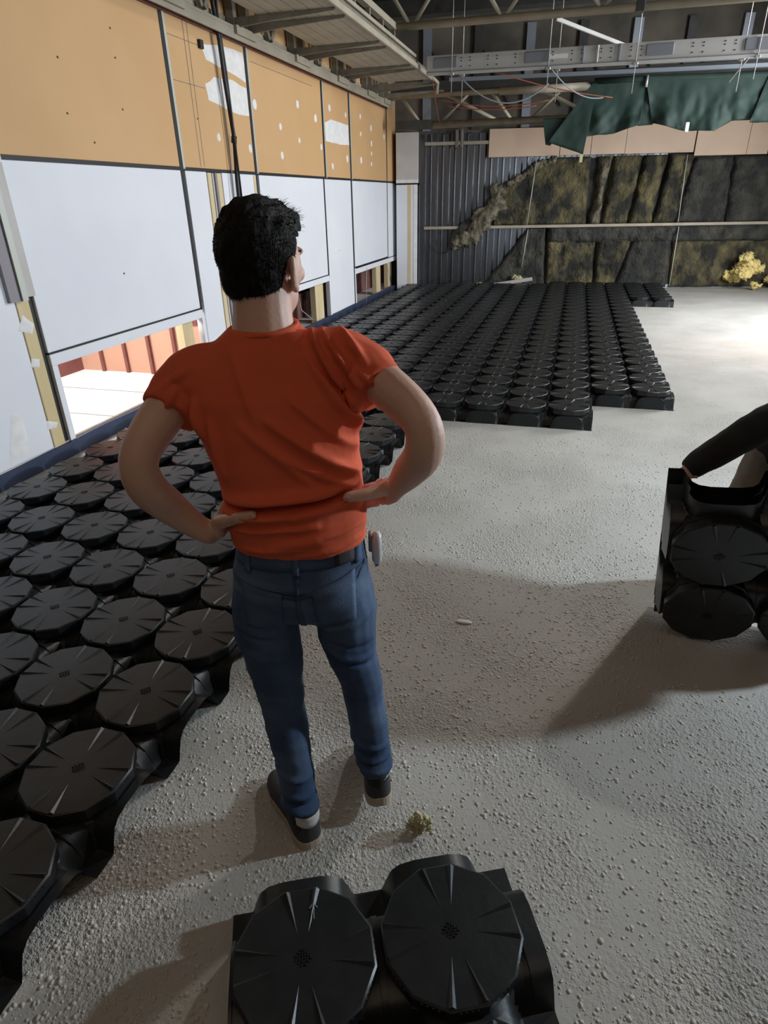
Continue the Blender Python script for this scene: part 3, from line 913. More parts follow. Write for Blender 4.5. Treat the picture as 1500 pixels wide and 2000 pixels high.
# ---- right side and rear of the hall (outside the picture)
tag(MB().box((9, -4, 0), (9.1, 17, 5)).build('wall_right', M['darkbrown']), kind='structure')
tag(MB().box((XW - .1, -4.1, 0), (9, -4, 5)).build('wall_front', M['darkbrown']), kind='structure')
tag(MB().box((XW - .1, -4, 0), (XW, 1.58, 5)).build('wall_left_near', M['darkbrown']), kind='structure')


# ------------------------------------------------------------------ dome modules
PT = .364
HD = .160


def shell_mesh(nx, ny, sides=''):
    """sides: w e s n = outer edges that lie open and show their flange"""
    base = [-.182, -.174, -.1735, -.150, -.142, -.136, -.128, -.112, -.09, -.05, 0, .05, .09, .112, .128, .136, .142, .150, .1735, .174, .182]

    def h(t):
        t = abs(t)
        if t > .142: return 0
        if t > .112: return .072 * (1 - (t - .112) / .030) + .002
        return .102 * (1 - (t / .112) ** 5 * .28)
    X = []
    for c in range(nx):
        X += [(c - (nx - 1) / 2) * PT + b for b in (base if c == 0 else base[1:])]
    Y = []
    for c in range(ny):
        Y += [(c - (ny - 1) / 2) * PT + b for b in (base if c == 0 else base[1:])]

    def loc(v, n):
        k = min(n - 1, max(0, round(v / PT + (n - 1) / 2)))
        return v - (k - (n - 1) / 2) * PT
    V = []
    ex, ey = nx * PT / 2, ny * PT / 2
    ext = .045 if len(sides) == 4 else .022
    X = ([-ex - .014] if 'w' in sides else []) + X + ([ex + .012, ex + ext] if 'e' in sides else [])
    Y = ([-ey - .014] if 's' in sides else []) + Y + ([ey + .012, ey + ext] if 'n' in sides else [])
    for x in X:
        for y in Y:
            lx, ly = loc(max(-ex, min(ex, x)), nx), loc(max(-ey, min(ey, y)), ny)
            ox, oy = abs(x) > ex + .001, abs(y) > ey + .001
            if (ox and oy) or x < -ex - .001 or y < -ey - .001: z = 0
            elif ox: z = h(ly) + (.006 if h(ly) > .03 else 0)
            elif oy: z = h(lx) + (.006 if h(lx) > .03 else 0)
            else:
                z = max(h(ly), h(lx))
                if z > .03 and (abs(lx) > .1738 or abs(ly) > .1738): z += .006     # lip around the tunnel mouths
            V.append((x, y, z + .002))
    F = []
    W_ = len(Y)
    for i in range(len(X) - 1):
        for j in range(W_ - 1):
            a = i * W_ + j
            F.append((a, a + W_, a + W_ + 1, a + 1))
    # edge skirt: hanging lip down the open mouths
    me = MB().add(V, F).mesh('module_shell')
    shade(me, math.radians(38))
    return me


def dome_mesh():
    mb = MB()
    n = 12
    R0 = .177
    rim, low, und = [], [], []
    for k in range(n):
        a = 2 * PI * (k + .5) / n
        c, s = math.cos(a), math.sin(a)
        rim.append((R0 * c, R0 * s, HD - .008))
        low.append((R0 * .985 * c, R0 * .985 * s, HD - .048))
        und.append((R0 * .88 * c, R0 * .88 * s, HD - .075))
    inner = [(.045 * math.cos(2 * PI * (k + .5) / n), .045 * math.sin(2 * PI * (k + .5) / n), HD - .001) for k in range(n)]
    ed = [(R0 * .97 * math.cos(2 * PI * (k + .5) / n), R0 * .97 * math.sin(2 * PI * (k + .5) / n), HD - .004) for k in range(n)]
    V = inner + ed + rim + low + und
    F = [tuple(range(n))]
    for r in range(4):
        for k in range(n):
            a, b = r * n + k, r * n + (k + 1) % n
            F.append((a, a + n, b + n, b))
    mb.add(V, F)
    # radial ribs in pairs, tapering from the rim to the hub
    for q in range(4):
        for dd in (-14, 13):
            a = math.radians(q * 90 + dd)
            c, s = math.cos(a), math.sin(a)
            d = Vector((c, s, 0))
            t = Vector((-s, c, 0))
            r0, r1 = .055, .168
            p = d * r0 + Vector((0, 0, HD - .0015))
            e = d * r1
            mb.add([p, e + t * .011 + Vector((0, 0, HD - .006)), e - t * .011 + Vector((0, 0, HD - .006)), e + Vector((0, 0, HD + .0035))], [(0, 1, 3), (0, 3, 2), (1, 2, 3)])
    # stamped hub mark: a small hash of bars
    for k in (-1, 0, 1):
        for ax in (0, 1):
            o = Vector((k * .009, 0, 0)) if ax else Vector((0, k * .009, 0))
            l = Vector((0, .018, 0)) if ax else Vector((.018, 0, 0))
            R45 = Matrix.Rotation(PI / 4, 3, 'Z')
            mb.bar(R45 @ (o - l) + Vector((0, 0, HD)), R45 @ (o + l) + Vector((0, 0, HD)), .003, .004)
    # ribs on the side of the cap
    for k in range(n):
        a0, a1 = 2 * PI * (k + .5) / n, 2 * PI * (k + 1.5) / n
        for f in (.25, .4, .55, .7):
            p = Vector((math.cos(a0), math.sin(a0), 0)).lerp(Vector((math.cos(a1), math.sin(a1), 0)), f) * R0
            mb.bar(p * .985 + Vector((0, 0, HD - .013)), p * .90 + Vector((0, 0, HD - .066)), .006, .008)
    me = mb.mesh('dome')
    shade(me, math.radians(20))
    return me


MESH_SHELL = {}
MESH_DOME = dome_mesh()
MESH_DOME.materials.append(M['plastic'])


def module(label, loc, rot=(0, 0, 0), size=(2, 2), group=None, name='dome_module', sides='wesn'):
    key = (*size, sides)
    if key not in MESH_SHELL:
        MESH_SHELL[key] = shell_mesh(*key)
        MESH_SHELL[key].materials.append(M['plastic'])
    o = thing(name, label, 'floor module', loc, rot, group)
    link('shell', MESH_SHELL[key], None, o)
    for i in range(size[0]):
        for j in range(size[1]):
            d = link('dome', MESH_DOME, None, o)
            d.location = ((i - (size[0] - 1) / 2) * PT, (j - (size[1] - 1) / 2) * PT, 0)
            d.rotation_euler = (0, 0, 0)
    return o


ORD = ['first', 'second', 'third', 'fourth', 'fifth', 'sixth', 'seventh', 'eighth', 'ninth', 'tenth', 'eleventh', 'twelfth', 'thirteenth', 'fourteenth', 'fifteenth', 'sixteenth', 'seventeenth', 'eighteenth', 'nineteenth', 'twentieth']
X0, Y0, MS = .976, 5.264, PT * 2
GRP = 'dome modules laid over the floor'
cols = {0: (-3.392, range(-7, 11)), 1: (-2.664, range(-7, 12)), 2: (-1.936, range(-7, 12)), 3: (-1.208, range(0, 12)), 4: (-.480, range(0, 12)), 5: (.248, range(1, 12)), 6: (.976, range(0, 3))}
CN = ['column beside the white wall', 'second column from the white wall', 'third column from the white wall', 'fourth column from the white wall', 'fifth column from the white wall', 'sixth column from the white wall', 'short rightmost column near far wall']
for c, (x, js) in cols.items():
    yst = Y0 if c < 6 else Y0 + 9.5 * MS
    js = list(js)
    for idx, j in enumerate(js):
        k = len(js) - idx if c in (3, 4, 5, 6) else len(js) - idx + (1 if c == 0 else 0)
        row = len(js) - idx
        if c == 0: row += 1
        if c in (4, 5): row += 1
        sd_ = ('w' if c == 0 else '') + ('e' if (c == 2 and j < 0) or (c == 4 and j == 0) or (c == 5 and j < 9) or c == 6 else '') + ('s' if idx == 0 and c > 2 else '')
        lab = 'black four-dome floor module, %s, %s row from the far wall' % (CN[c], ORD[row - 1])
        module(lab, (x + .024 + MS / 2 + random.uniform(-.0005, .0005), yst + .015 + (j + .5) * MS + random.uniform(-.0005, .0005), 0), (0, 0, 0), (2, 2), GRP, 'dome_module', sd_)
    if c in (0, 4, 5):
        jy = yst + (js[-1] + 1) * MS + PT / 2
        module('black cut two-dome floor module, %s, against the far wall' % CN[c], (x + .024 + MS / 2, jy + .015, 0), (0, 0, 0), (2, 1), GRP, 'dome_module', '')

# loose module in the foreground
LR = math.radians(25.2)
lx, ly = Vector((math.cos(LR), math.sin(LR))), Vector((-math.sin(LR), math.cos(LR)))
cen = Vector((-.2805, .838)) - ly * (PT / 2)
lm = module('loose black dome module lying alone on concrete in the foreground', (cen.x, cen.y, 0), (0, 0, LR), (2, 2))
ar = MB()
zz = HD + .0025
for p, q in (((-.182 + .03, .182 + .085), (-.182 + .03, .182 + .125)), ((-.182 + .03, .182 + .125), (-.182 + .02, .182 + .113)), ((-.182 + .03, .182 + .125), (-.182 + .04, .182 + .113))):
    ar.bar((p[0], p[1], zz - .004), (q[0], q[1], zz - .004), .0025, .003)
ar.build('arrow_mark', M['trunkgrey'], lm)

# stack stood on edge by the second worker
HT = .30
RMX = Matrix.Rotation(-.05, 3, 'Z') @ Matrix.Rotation(PI / 2 + HT, 3, 'X') @ Matrix.Rotation(.10, 3, 'Z')
for i, lab in enumerate(('rearmost black dome module of the bundle held on edge', 'middle black dome module of the bundle held on edge', 'front black dome module of the bundle held on edge at right')):
    p = Vector((.875, 2.62, .442)) + RMX @ Vector((0, 0, .05 * i))
    module(lab, p, RMX.to_euler(), (2, 2), 'bundle of modules held on edge')


# ------------------------------------------------------------------ pebbly grit on the near floor (too many to count)
def grit():
    rnd = random.Random(11)
    ico = [(0, 0, 1), (.894, 0, .447), (.276, .851, .447), (-.724, .526, .447), (-.724, -.526, .447), (.276, -.851, .447), (.8, .5, -.1), (-.3, .95, -.1), (-1, 0, -.1), (-.3, -.95, -.1), (.8, -.5, -.1)]
    fc = [(0, 1, 2), (0, 2, 3), (0, 3, 4), (0, 4, 5), (0, 5, 1), (1, 6, 2), (2, 6, 7), (2, 7, 3), (3, 7, 8), (3, 8, 4), (4, 8, 9), (4, 9, 5), (5, 9, 10), (5, 10, 1), (1, 10, 6)]
    V, F = [], []
    cnt = 0
    while cnt < 30000:
        y = .45 + (rnd.random() ** 1.6) * 4.6
        x = rnd.uniform(-1.25, 2.4)
        if y > 3.2 and rnd.random() < .4: continue
        d = .5 + .5 * noise.noise(Vector((x * 1.6, y * 1.6, 4)))
        if rnd.random() > d * 1.3: continue
        s = rnd.choice((.0018, .0024, .0030, .0040, .0058)) * rnd.uniform(.8, 1.2)
        if x < -1.17: continue
        qx, qy = x - cen.x, y - cen.y
        if abs(qx * lx.x + qy * lx.y) < .43 and abs(qx * ly.x + qy * ly.y) < .43: continue
        if .45 < x < 1.35 and 2.2 < y < 2.9: continue
        if y > Y0 and x < X0 + .1 or y > Y0 - .03 and x < .32: continue
        a = rnd.random() * 6.28
        ca, sa = math.cos(a) * s, math.sin(a) * s
        sx, sy, sz = rnd.uniform(.8, 1.5), rnd.uniform(.7, 1.2), rnd.uniform(.4, .7)
        b = len(V)
        for p in ico:
            px, py = p[0] * sx, p[1] * sy
            V.append((x + px * ca - py * sa, y + px * sa + py * ca, p[2] * sz * s + s * .05))
        F += [(f[0] + b, f[1] + b, f[2] + b) for f in fc]
        cnt += 1
    me = bpy.data.meshes.new('grit')
    me.from_pydata(V, [], F)
    shade(me)
    o = link('grit', me, M['pebble'])
    return tag(o, 'coarse grit crumbs strewn over the bare concrete floor', 'grit', None, 'stuff')


grit()
me = fuse('s', MB().ell((0, 0, .004), (.038, .014, .006)).ell((.02, .006, .004), (.02, .01, .004)), .002, 3)
o = tag(link('paper_scrap', me, M['paper']), 'small white scrap lying on shaded concrete right of the jeans', 'scrap')
o.location = (-.318, 2.374, 0)


# ------------------------------------------------------------------ people
FS = 1.4


def fold(me, segs, side=None):
    """cloth folds: (p0, p1, amplitude, width) ridges in (x, z), applied along the normals of the side facing -y"""
    v = getv(me)
    n_ = getn(me)
    for (a, b, amp, wd, sgn) in segs:
        a = np.array(a)
        b = np.array(b)
        ab = b - a
        L = (ab @ ab)
        p = v[:, [0, 2]]
        t = np.clip(((p - a) @ ab) / L, 0, 1)
        d = np.linalg.norm(p - (a + t[:, None] * ab), axis=1)
        f = amp * FS * np.exp(-(d / (wd * .72)) ** 2) * (1 - .6 * np.abs(2 * t - 1) ** 2)
        m = np.clip(-n_[:, 1] * sgn * 1.6 + .3, 0, 1) if sgn else 1
        v += n_ * (f * m)[:, None].astype(np.float32)
    setv(me, v)


def crumple(me, amp, s, stretch=(1, 1, 1), seed=0, lim=None):
    v = getv(me)
    n_ = getn(me)
    for i in range(len(v)):
        p = v[i] * stretch
        k = 1.0 if lim is None else lim(v[i])
        if k: v[i] += n_[i] * amp * k * (nz(p, s, seed) + .5 * nz(p, s * 2.3, seed + 3))
    setv(me, v)


def patch_on(me, quad, off, name, m, parent, nu=10, nv=10, thick=.0025, dirv=(0, 1, 0), start=-.6):
    """thin piece of cloth laid on the surface; quad = 4 corners in (x, z)"""
    bv = BVHTree.FromPolygons([tuple(x.co) for x in me.vertices], [tuple(p.vertices) for p in me.polygons])
    V = []
    q = [Vector(p) for p in quad]
    for i in range(nu + 1):
        for j in range(nv + 1):
            s, t = i / nu, j / nv
            p = q[0].lerp(q[1], s).lerp(q[3].lerp(q[2], s), t)
            hit = bv.ray_cast(Vector((p.x, start, p.y)), Vector(dirv))
            if hit[0] is None:
                hit = bv.find_nearest(Vector((p.x, -.1, p.y)))
            V.append(hit[0] - Vector(dirv) * off)
    F = []
    for i in range(nu):
        for j in range(nv):
            a = i * (nv + 1) + j
            F.append((a, a + nv + 1, a + nv + 2, a + 1))
    o = MB().add(V, F).build(name, m, parent, True)
    sd = o.modifiers.new('s', 'SOLIDIFY')
    sd.thickness = thick
    sd.offset = 0
    return o


def chain(mb, pts, rs, n=10):
    """finger: tapered, rounded chain"""
    mb.tube(pts, rs, n)
    for p, r in zip(pts, rs):
        mb.ell(p, (r, r, r), n=10, m=8)


def head(mb, c, yaw, tilt=0.0, s=1.0):
    """skull, jaw, nose, brow, lips, ears; faces +y before yaw (clockwise seen from above)"""
    Rm = Matrix.Rotation(-yaw, 3, 'Z') @ Matrix.Rotation(-tilt, 3, 'X')
    c = Vector(c)

    def E(p, r, rot=None):
        mb.ell(c + Rm @ (Vector(p) * s), [x * s for x in r], Rm @ (rot or Matrix.Identity(3)))
    E((0, -.010, .028), (.074, .094, .088))
    E((0, .030, -.01), (.066, .066, .08))
    E((0, .040, -.065), (.052, .050, .050))
    E((0, .068, -.095), (.026, .022, .020))
    E((.045, .01, -.06), (.02, .045, .04))
    E((-.045, .01, -.06), (.02, .045, .04))
    E((0, .086, .022), (.05, .014, .014))
    E((.034, .072, -.022), (.022, .02, .02))
    E((-.034, .072, -.022), (.022, .02, .02))
    mb.tube([c + Rm @ (Vector(p) * s) for p in ((0, .088, .012), (0, .102, -.012), (0, .112, -.036), (0, .098, -.046))], [.008 * s, .011 * s, .014 * s, .010 * s], 10)
    E((.011, .096, -.042), (.009, .011, .008))
    E((-.011, .096, -.042), (.009, .011, .008))
    E((0, .088, -.066), (.024, .012, .007))
    E((0, .086, -.076), (.02, .012, .008))
    for sx in (1, -1):
        rr = Matrix.Rotation(sx * .35, 3, 'Z')
        E((sx * .079, -.004, -.018), (.008, .019, .032), rr)
        E((sx * .083, -.014, -.004), (.007, .010, .022), rr)
        E((sx * .078, .002, -.045), (.008, .011, .012), rr)
    return Rm


RM = math.radians(16.313)
UO, WO = -.2, 1.33
man = thing('person', 'person in orange t-shirt and blue jeans, hands on hips, seen from behind', 'person',
            (math.cos(RM) * UO - math.sin(RM) * WO, math.sin(RM) * UO + math.cos(RM) * WO, 0), (0, 0, RM))
# --- body skin: head, neck, trunk, arms, hands, legs in one surface
b = MB()
HC = (-.050, .098, 1.662)
HYAW = math.radians(25)
RmH = head(b, HC, HYAW, .06, 1.04)
limb(b, [((-.052, .048, 1.48), .10, .075), ((-.053, .056, 1.525), .072, .064), ((-.053, .064, 1.565), .064, .061), ((-.053, .074, 1.61), .062, .060), ((-.053, .085, 1.66), .058, .055)])
limb(b, [((-.008, .005, .90), .14, .10), ((-.01, .005, 1.08), .135, .095), ((-.03, .02, 1.28), .145, .095), ((-.045, .045, 1.42), .15, .085), ((-.05, .05, 1.49), .10, .07)])
# arms (viewer's left, viewer's right)
limb(b, [((-.18, .05, 1.435), .045, .045), ((-.250, .032, 1.398), .048, .048), ((-.295, -.04, 1.345), .046, .046), ((-.318, -.095, 1.295), .041, .042), ((-.312, -.10, 1.235), .042, .042), ((-.285, -.06, 1.165), .039, .040), ((-.245, -.035, 1.105), .028, .033), ((-.215, -.022, 1.078), .023, .031), ((-.19, -.012, 1.085), .02, .032)])
limb(b, [((.08, .05, 1.46), .045, .045), ((.168, .028, 1.438), .048, .048), ((.235, -.04, 1.405), .046, .046), ((.283, -.10, 1.362), .041, .042), ((.286, -.10, 1.300), .042, .042), ((.262, -.06, 1.245), .039, .039), ((.236, -.02, 1.195), .027, .033), ((.222, -.003, 1.168), .022, .031), ((.205, .012, 1.162), .020, .033)])
# right hand: palm on the waist, fingers round the front, thumb on the back
b.ell((.196, .036, 1.148), (.016, .048, .034), Matrix.Rotation(.35, 3, 'Z') @ Matrix.Rotation(-.5, 3, 'X'))
b.ell((.210, .002, 1.158), (.016, .022, .030))
for dz, l, r in ((.026, .9, .0085), (.009, 1.0, .009), (-.009, .95, .0088), (-.026, .78, .0078)):
    chain(b, [(.186, .066, 1.128 + dz), (.168, .066 + .042 * l, 1.108 + dz), (.138, .066 + .068 * l, 1.090 + dz), (.108, .066 + .080 * l, 1.074 + dz)], [r * 1.1, r, r * .95, r * .8])
chain(b, [(.213, -.002, 1.178), (.192, -.040, 1.186), (.157, -.076, 1.193), (.122, -.096, 1.198)], [.019, .0165, .0145, .012])
# left hand
b.ell((-.178, .012, 1.105), (.018, .046, .040), Matrix.Rotation(-.3, 3, 'Z') @ Matrix.Rotation(.5, 3, 'X'))
b.ell((-.190, -.022, 1.095), (.017, .024, .034))
for dz, l, r in ((.036, .95, .0088), (.014, 1.0, .009), (-.009, .95, .0088), (-.030, .78, .0078)):
    chain(b, [(-.180, .045, 1.120 + dz), (-.172, .045 + .045 * l, 1.118 + dz), (-.148, .045 + .072 * l, 1.102 + dz), (-.118, .045 + .085 * l, 1.086 + dz)], [r * 1.1, r, r * .95, r * .8])
chain(b, [(-.190, -.025, 1.105), (-.163, -.062, 1.128), (-.125, -.093, 1.150), (-.088, -.112, 1.166)], [.019, .016, .014, .0115])
# legs inside the jeans
limb(b, [((-.085, .0, .95), .08, .08), ((-.115, .0, .80), .075, .078), ((-.105, .01, .64), .062, .065), ((-.102, .02, .50), .050, .052), ((-.093, .0, .38), .047, .050), ((-.073, -.025, .20), .034, .036), ((-.062, -.04, .07), .032, .04)])
limb(b, [((.075, .0, .95), .08, .08), ((.09, .01, .80), .075, .078), ((.105, .04, .64), .062, .065), ((.128, .085, .47), .050, .052), ((.140, .08, .36), .047, .05), ((.155, .07, .21), .034, .036), ((.165, .07, .11), .032, .04)])
body = fuse('body', b, .0045, 4)
link('body', body, M['skin'], man)
# nails on the visible thumbs
for p, d in (((.118, -.1065, 1.200), (-.8, -.55, .1)), ((-.086, -.1225, 1.168), (.7, -.5, .3))):
    q = Vector(d).normalized()
    MB().ell(p, (.0075, .0028, .006)).build('thumb_nail', M['nail'], man, True)
# face details
Rf = RmH
for sx in (1, -1):
    e = MB().ell(Vector(HC) + Rf @ Vector((sx * .031, .083, .002)), (.012, .010, .009)).build('eye', M['eye'], man, True)
    MB().ell(Vector(HC) + Rf @ Vector((sx * .031, .0915, .002)), (.005, .003, .005), Rf).build('iris', M['hair'], e, True)
    MB().tube([Vector(HC) + Rf @ Vector(p) for p in ((sx * .014, .098, .021), (sx * .032, .095, .027), (sx * .048, .081, .023))], [.003, .0035, .002], 6).build('eyebrow', M['hair'], man, True)
MB().ell(Vector(HC) + Rf @ Vector((0, .099, -.071)), (.020, .004, .006), Rf).build('lips', M['lip'], man, True)
# hair: shell around the skull, cut at the hairline, with brushed-up strands
hb = MB()
hb.ell(Vector(HC) + Rf @ Vector((0, -.008, .030)), (.083, .105, .099), Rf, 40, 26)
hb.ell(Vector(HC) + Rf @ Vector((0, .045, .070)), (.064, .062, .052), Rf, 24, 14)
hb.ell(Vector(HC) + Rf @ Vector((0, -.032, -.03)), (.072, .068, .070), Rf, 24, 14)
hm = fuse('hair', hb, .0045, 3)
bm = bmesh.new()
bm.from_mesh(hm)
Ri = Rf.transposed()
kill = []
for vv in bm.verts:
    q = Ri @ (vv.co - Vector(HC))
    # hairline: nape low at back, around the ear, temples, forehead
    lim = -.082 if q.y < -.03 else (-.082 + (q.y + .03) * 2.6 if q.y < .02 else (.05 + (q.y - .02) * .3))
    if q.y > -.022 and q.y < .014 and abs(q.x) > .06: lim = max(lim, .012)
    if q.z < lim: kill.append(vv)
bmesh.ops.delete(bm, geom=kill, context='VERTS')
bm.to_mesh(hm)
bm.free()
hm.update()
v = getv(hm)
n_ = getn(hm)
for i in range(len(v)):
    q = Ri @ (Vector(v[i]) - Vector(HC))
    k = .0035 + .006 * max(0, min(1, (q.z - .05) / .05))
    v[i] += n_[i] * k * nz((q.x * 2.2, q.y * .8, q.z), 40)
    fade = max(0, min(1, (-.02 - q.z) / .05))
    v[i] -= n_[i] * .006 * fade
setv(hm, v)
shade(hm)
ho = link('hair', hm, M['hair'], man)
rnd = random.Random(5)
sb = MB()
bvh = BVHTree.FromPolygons([tuple(x.co) for x in hm.vertices], [tuple(p.vertices) for p in hm.polygons])
for i in range(3800):
    th = rnd.uniform(0, 2 * PI)
    zz = rnd.uniform(-.75, 1)
    d = Vector((math.cos(th) * math.sqrt(1 - zz * zz), math.sin(th) * math.sqrt(1 - zz * zz), zz))
    hit = bvh.ray_cast(Vector(HC) + Rf @ (d * .3), -(Rf @ d))
    if hit[0] is None: continue
    q = Ri @ (hit[0] - Vector(HC))
    top = max(0, min(1, (q.z - .04) / .06))
    front = max(0, min(1, (q.y - .0) / .07)) * top
    L_ = .007 + .005 * top + .008 * front
    flow = Vector((.25 * d.x + .45 * front, .75 * top - .1, -.75 * (1 - top) + .25 * front)) + d * (.12 + .12 * front)
    dv = (Rf @ flow).normalized() * L_ * rnd.uniform(.6, 1.2)
    s_ = dv.cross(Rf @ d)
    if s_.length < 1e-6: continue
    s_ = s_.normalized() * .0012
    p = hit[0] - (Rf @ d) * .002
    sb.add([p - s_, p + s_, p + dv * .6 + s_ * .7 + (Rf @ d) * .002, p + dv, p + dv * .6 - s_ * .7 + (Rf @ d) * .002], [(0, 1, 2, 4), (4, 2, 3)])
tag(sb.build('hair_strands', M['hair'], ho), kind='stuff')

# --- t-shirt
s = MB()


def trunk(mb, rows, n=40, p=2.4):
    rings = []
    R_ = []
    m = len(rows)
    for i in range((m - 1) * 5 + 1):
        t = i / 5
        k = min(int(t), m - 2)
        f = t - k
        f = f * f * (3 - 2 * f)
        R_.append([a + (b_ - a) * f for a, b_ in zip(rows[k], rows[k + 1])])
    for z, cu, cw, a, bb in R_:
        ring = []
        for k in range(n):
            th = 2 * PI * k / n
            c, s_ = math.cos(th), math.sin(th)
            ring.append((cu + a * abs(c) ** (2 / p) * (1 if c > 0 else -1), cw + bb * abs(s_) ** (2 / p) * (1 if s_ > 0 else -1), z))
        rings.append(ring)
    return mb.rings(rings)


trunk(s, [(1.048, -.006, .004, .160, .120), (1.10, -.008, .004, .166, .124), (1.17, -.008, .006, .163, .116), (1.25, -.022, .014, .170, .118), (1.33, -.036, .028, .180, .122), (1.40, -.044, .040, .186, .118), (1.455, -.048, .050, .178, .100), (1.495, -.050, .053, .132, .084), (1.518, -.051, .056, .098, .074), (1.538, -.052, .058, .074, .068)])
limb(s, [((-.10, .05, 1.445), .070, .060, (0, 1, 0)), ((-.19, .048, 1.430), .078, .078), ((-.238, .038, 1.402), .070, .074), ((-.258, .012, 1.380), .062, .066), ((-.268, -.006, 1.366), .058, .064)])
limb(s, [((.01, .05, 1.465), .070, .060, (0, 1, 0)), ((.10, .048, 1.458), .078, .078), ((.155, .036, 1.440), .072, .072), ((.180, .010, 1.424), .064, .066), ((.196, -.008, 1.412), .060, .064)])
sm = fuse('t_shirt', s, .005, 6)
SEG = [((.035, 1.56), (.145, 1.376), .010, .012, 1), ((.065, 1.545), (.155, 1.43), .009, .010, 1), ((.10, 1.55), (.166, 1.474), .009, .010, 1), ((.046, 1.485), (.147, 1.326), .009, .012, 1),
       ((-.04, 1.37), (.148, 1.23), .009, .014, 1), ((.0, 1.42), (.15, 1.28), .006, .012, 1), ((-.10, 1.36), (.06, 1.22), .005, .016, 1), ((-.02, 1.30), (.13, 1.21), .007, .010, 1),
       ((-.165, 1.150), (.0, 1.158), .010, .014, 1), ((0, 1.158), (.14, 1.185), .009, .012, 1), ((-.15, 1.185), (.13, 1.215), .012, .020, 1),
       ((-.15, 1.17), (.14, 1.20), -.011, .008, 1), ((-.14, 1.115), (.05, 1.135), .006, .010, 1), ((-.06, 1.085), (.15, 1.12), .006, .012, 1), ((-.12, 1.07), (.02, 1.082), .005, .008, 1), ((.0, 1.06), (.14, 1.08), .005, .008, 1),
       ((-.20, 1.40), (-.19, 1.33), .009, .012, 1), ((-.165, 1.36), (-.15, 1.24), .006, .012, 1), ((-.235, 1.43), (-.27, 1.37), .006, .010, 1), ((-.20, 1.47), (-.28, 1.42), .005, .010, 0), ((.14, 1.40), (.15, 1.30), .008, .012, 1), ((.15, 1.46), (.20, 1.42), .006, .008, 1),
       ((-.11, 1.50), (-.06, 1.36), .004, .015, 1)]
FS = 2.1
fold(sm, SEG)
FS = 1.6
crumple(sm, .0035, 11, (1, 1, .7), 2)
crumple(sm, .004, 16, (.6, .6, 2.2), 5, lambda p: max(0, min(1, (1.22 - p[2]) / .1)) * .8)
so = link('t_shirt', sm, M['shirt'], man)
# collar band
cb = []
for k in range(41):
    th = 2 * PI * k / 40
    cb.append((-.052 + .0725 * math.cos(th), .056 + .0675 * math.sin(th), 1.536 + .006 * math.sin(th) + .005 * math.cos(th)))
MB().tube(cb, .0055, 8, False).build('collar', M['shirt'], so, True)
# --- jeans
j = MB()
trunk(j, [(1.085, -.006, .005, .148, .106), (1.04, -.006, .004, .154, .112), (.98, -.008, .0, .164, .124), (.92, -.009, -.002, .172, .130), (.875, -.010, .0, .172, .118), (.845, -.010, .005, .150, .09)])
limb(j, [((-.088, .0, .95), .085, .11, (1, 0, 0)), ((-.108, -.002, .86), .086, .108), ((-.112, .0, .78), .083, .098), ((-.106, .008, .68), .077, .086), ((-.101, .015, .57), .068, .076), ((-.099, .018, .48), .062, .068), ((-.092, .005, .38), .060, .065), ((-.079, -.014, .28), .053, .058), ((-.073, -.032, .215), .053, .056), ((-.069, -.040, .155), .055, .060)])
limb(j, [((.072, .0, .95), .085, .11, (1, 0, 0)), ((.090, .0, .86), .084, .108), ((.095, .012, .76), .076, .095), ((.104, .038, .66), .068, .084), ((.118, .064, .56), .061, .074), ((.128, .08, .47), .058, .067), ((.138, .078, .37), .058, .064), ((.148, .07, .28), .054, .058), ((.153, .067, .225), .054, .056), ((.158, .066, .180), .055, .059)])
jm = fuse('jeans', j, .006, 6)
JS = [((-.16, .985), (.10, .962), .005, .010, 1), ((-.165, .95), (.0, .935), .005, .010, 1), ((.02, .945), (.16, .985), .005, .010, 1), ((-.17, .83), (-.05, .80), -.006, .010, 1), ((.02, .84), (.15, .86), .006, .010, 1),
      ((.02, .80), (.16, .75), -.006, .012, 1), ((.03, .77), (.17, .70), .007, .012, 1), ((.04, .73), (.17, .66), -.005, .010, 1), ((-.19, .78), (-.04, .72), .005, .014, 1), ((-.17, .60), (-.05, .56), .004, .014, 1),
      ((.08, .33), (.20, .30), .007, .012, 1), ((.09, .27), (.21, .255), .009, .012, 1), ((.10, .225), (.21, .205), .008, .010, 1), ((.10, .25), (.21, .232), -.006, .007, 1),
      ((-.13, .30), (-.03, .27), .006, .012, 1), ((-.12, .235), (-.02, .22), .007, .012, 1), ((-.12, .185), (-.01, .165), .008, .012, 1), ((-.12, .205), (-.01, .19), -.006, .007, 1), ((-.11, .14), (-.01, .125), .007, .010, 1), ((-.03, .70), (-.01, .84), -.008, .008, 1)]
fold(jm, JS)
crumple(jm, .0045, 9, (1, 1, 1.6), 4)
jo = link('jeans', jm, M['jeans'], man)
patch_on(jm, [(.030, .975), (.128, 1.0), (.128, .875), (.040, .862)], .003, 'back_pocket', M['jeans'], jo)
patch_on(jm, [(-.140, .985), (-.040, .968), (-.048, .850), (-.135, .865)], .003, 'back_pocket', M['jeans'], jo)
patch_on(jm, [(-.158, 1.062), (.150, 1.062), (.155, 1.022), (-.160, 1.020)], .003, 'waistband', M['jeans'], jo, 40, 3)
patch_on(jm, [(.085, 1.058), (.128, 1.06), (.13, 1.024), (.086, 1.022)], .006, 'leather_patch', M['patch'], jo, 4, 4)
for u_ in (-.004, .137, -.12):
    patch_on(jm, [(u_ - .007, 1.066), (u_ + .007, 1.066), (u_ + .007, 1.012), (u_ - .007, 1.012)], .007, 'belt_loop', M['jeans'], jo, 2, 6, .004)
patch_on(jm, [(-.012, 1.02), (.0, 1.02), (.004, .82), (-.006, .82)], .0015, 'centre_seam', M['denimdark'], jo, 2, 24, .003)
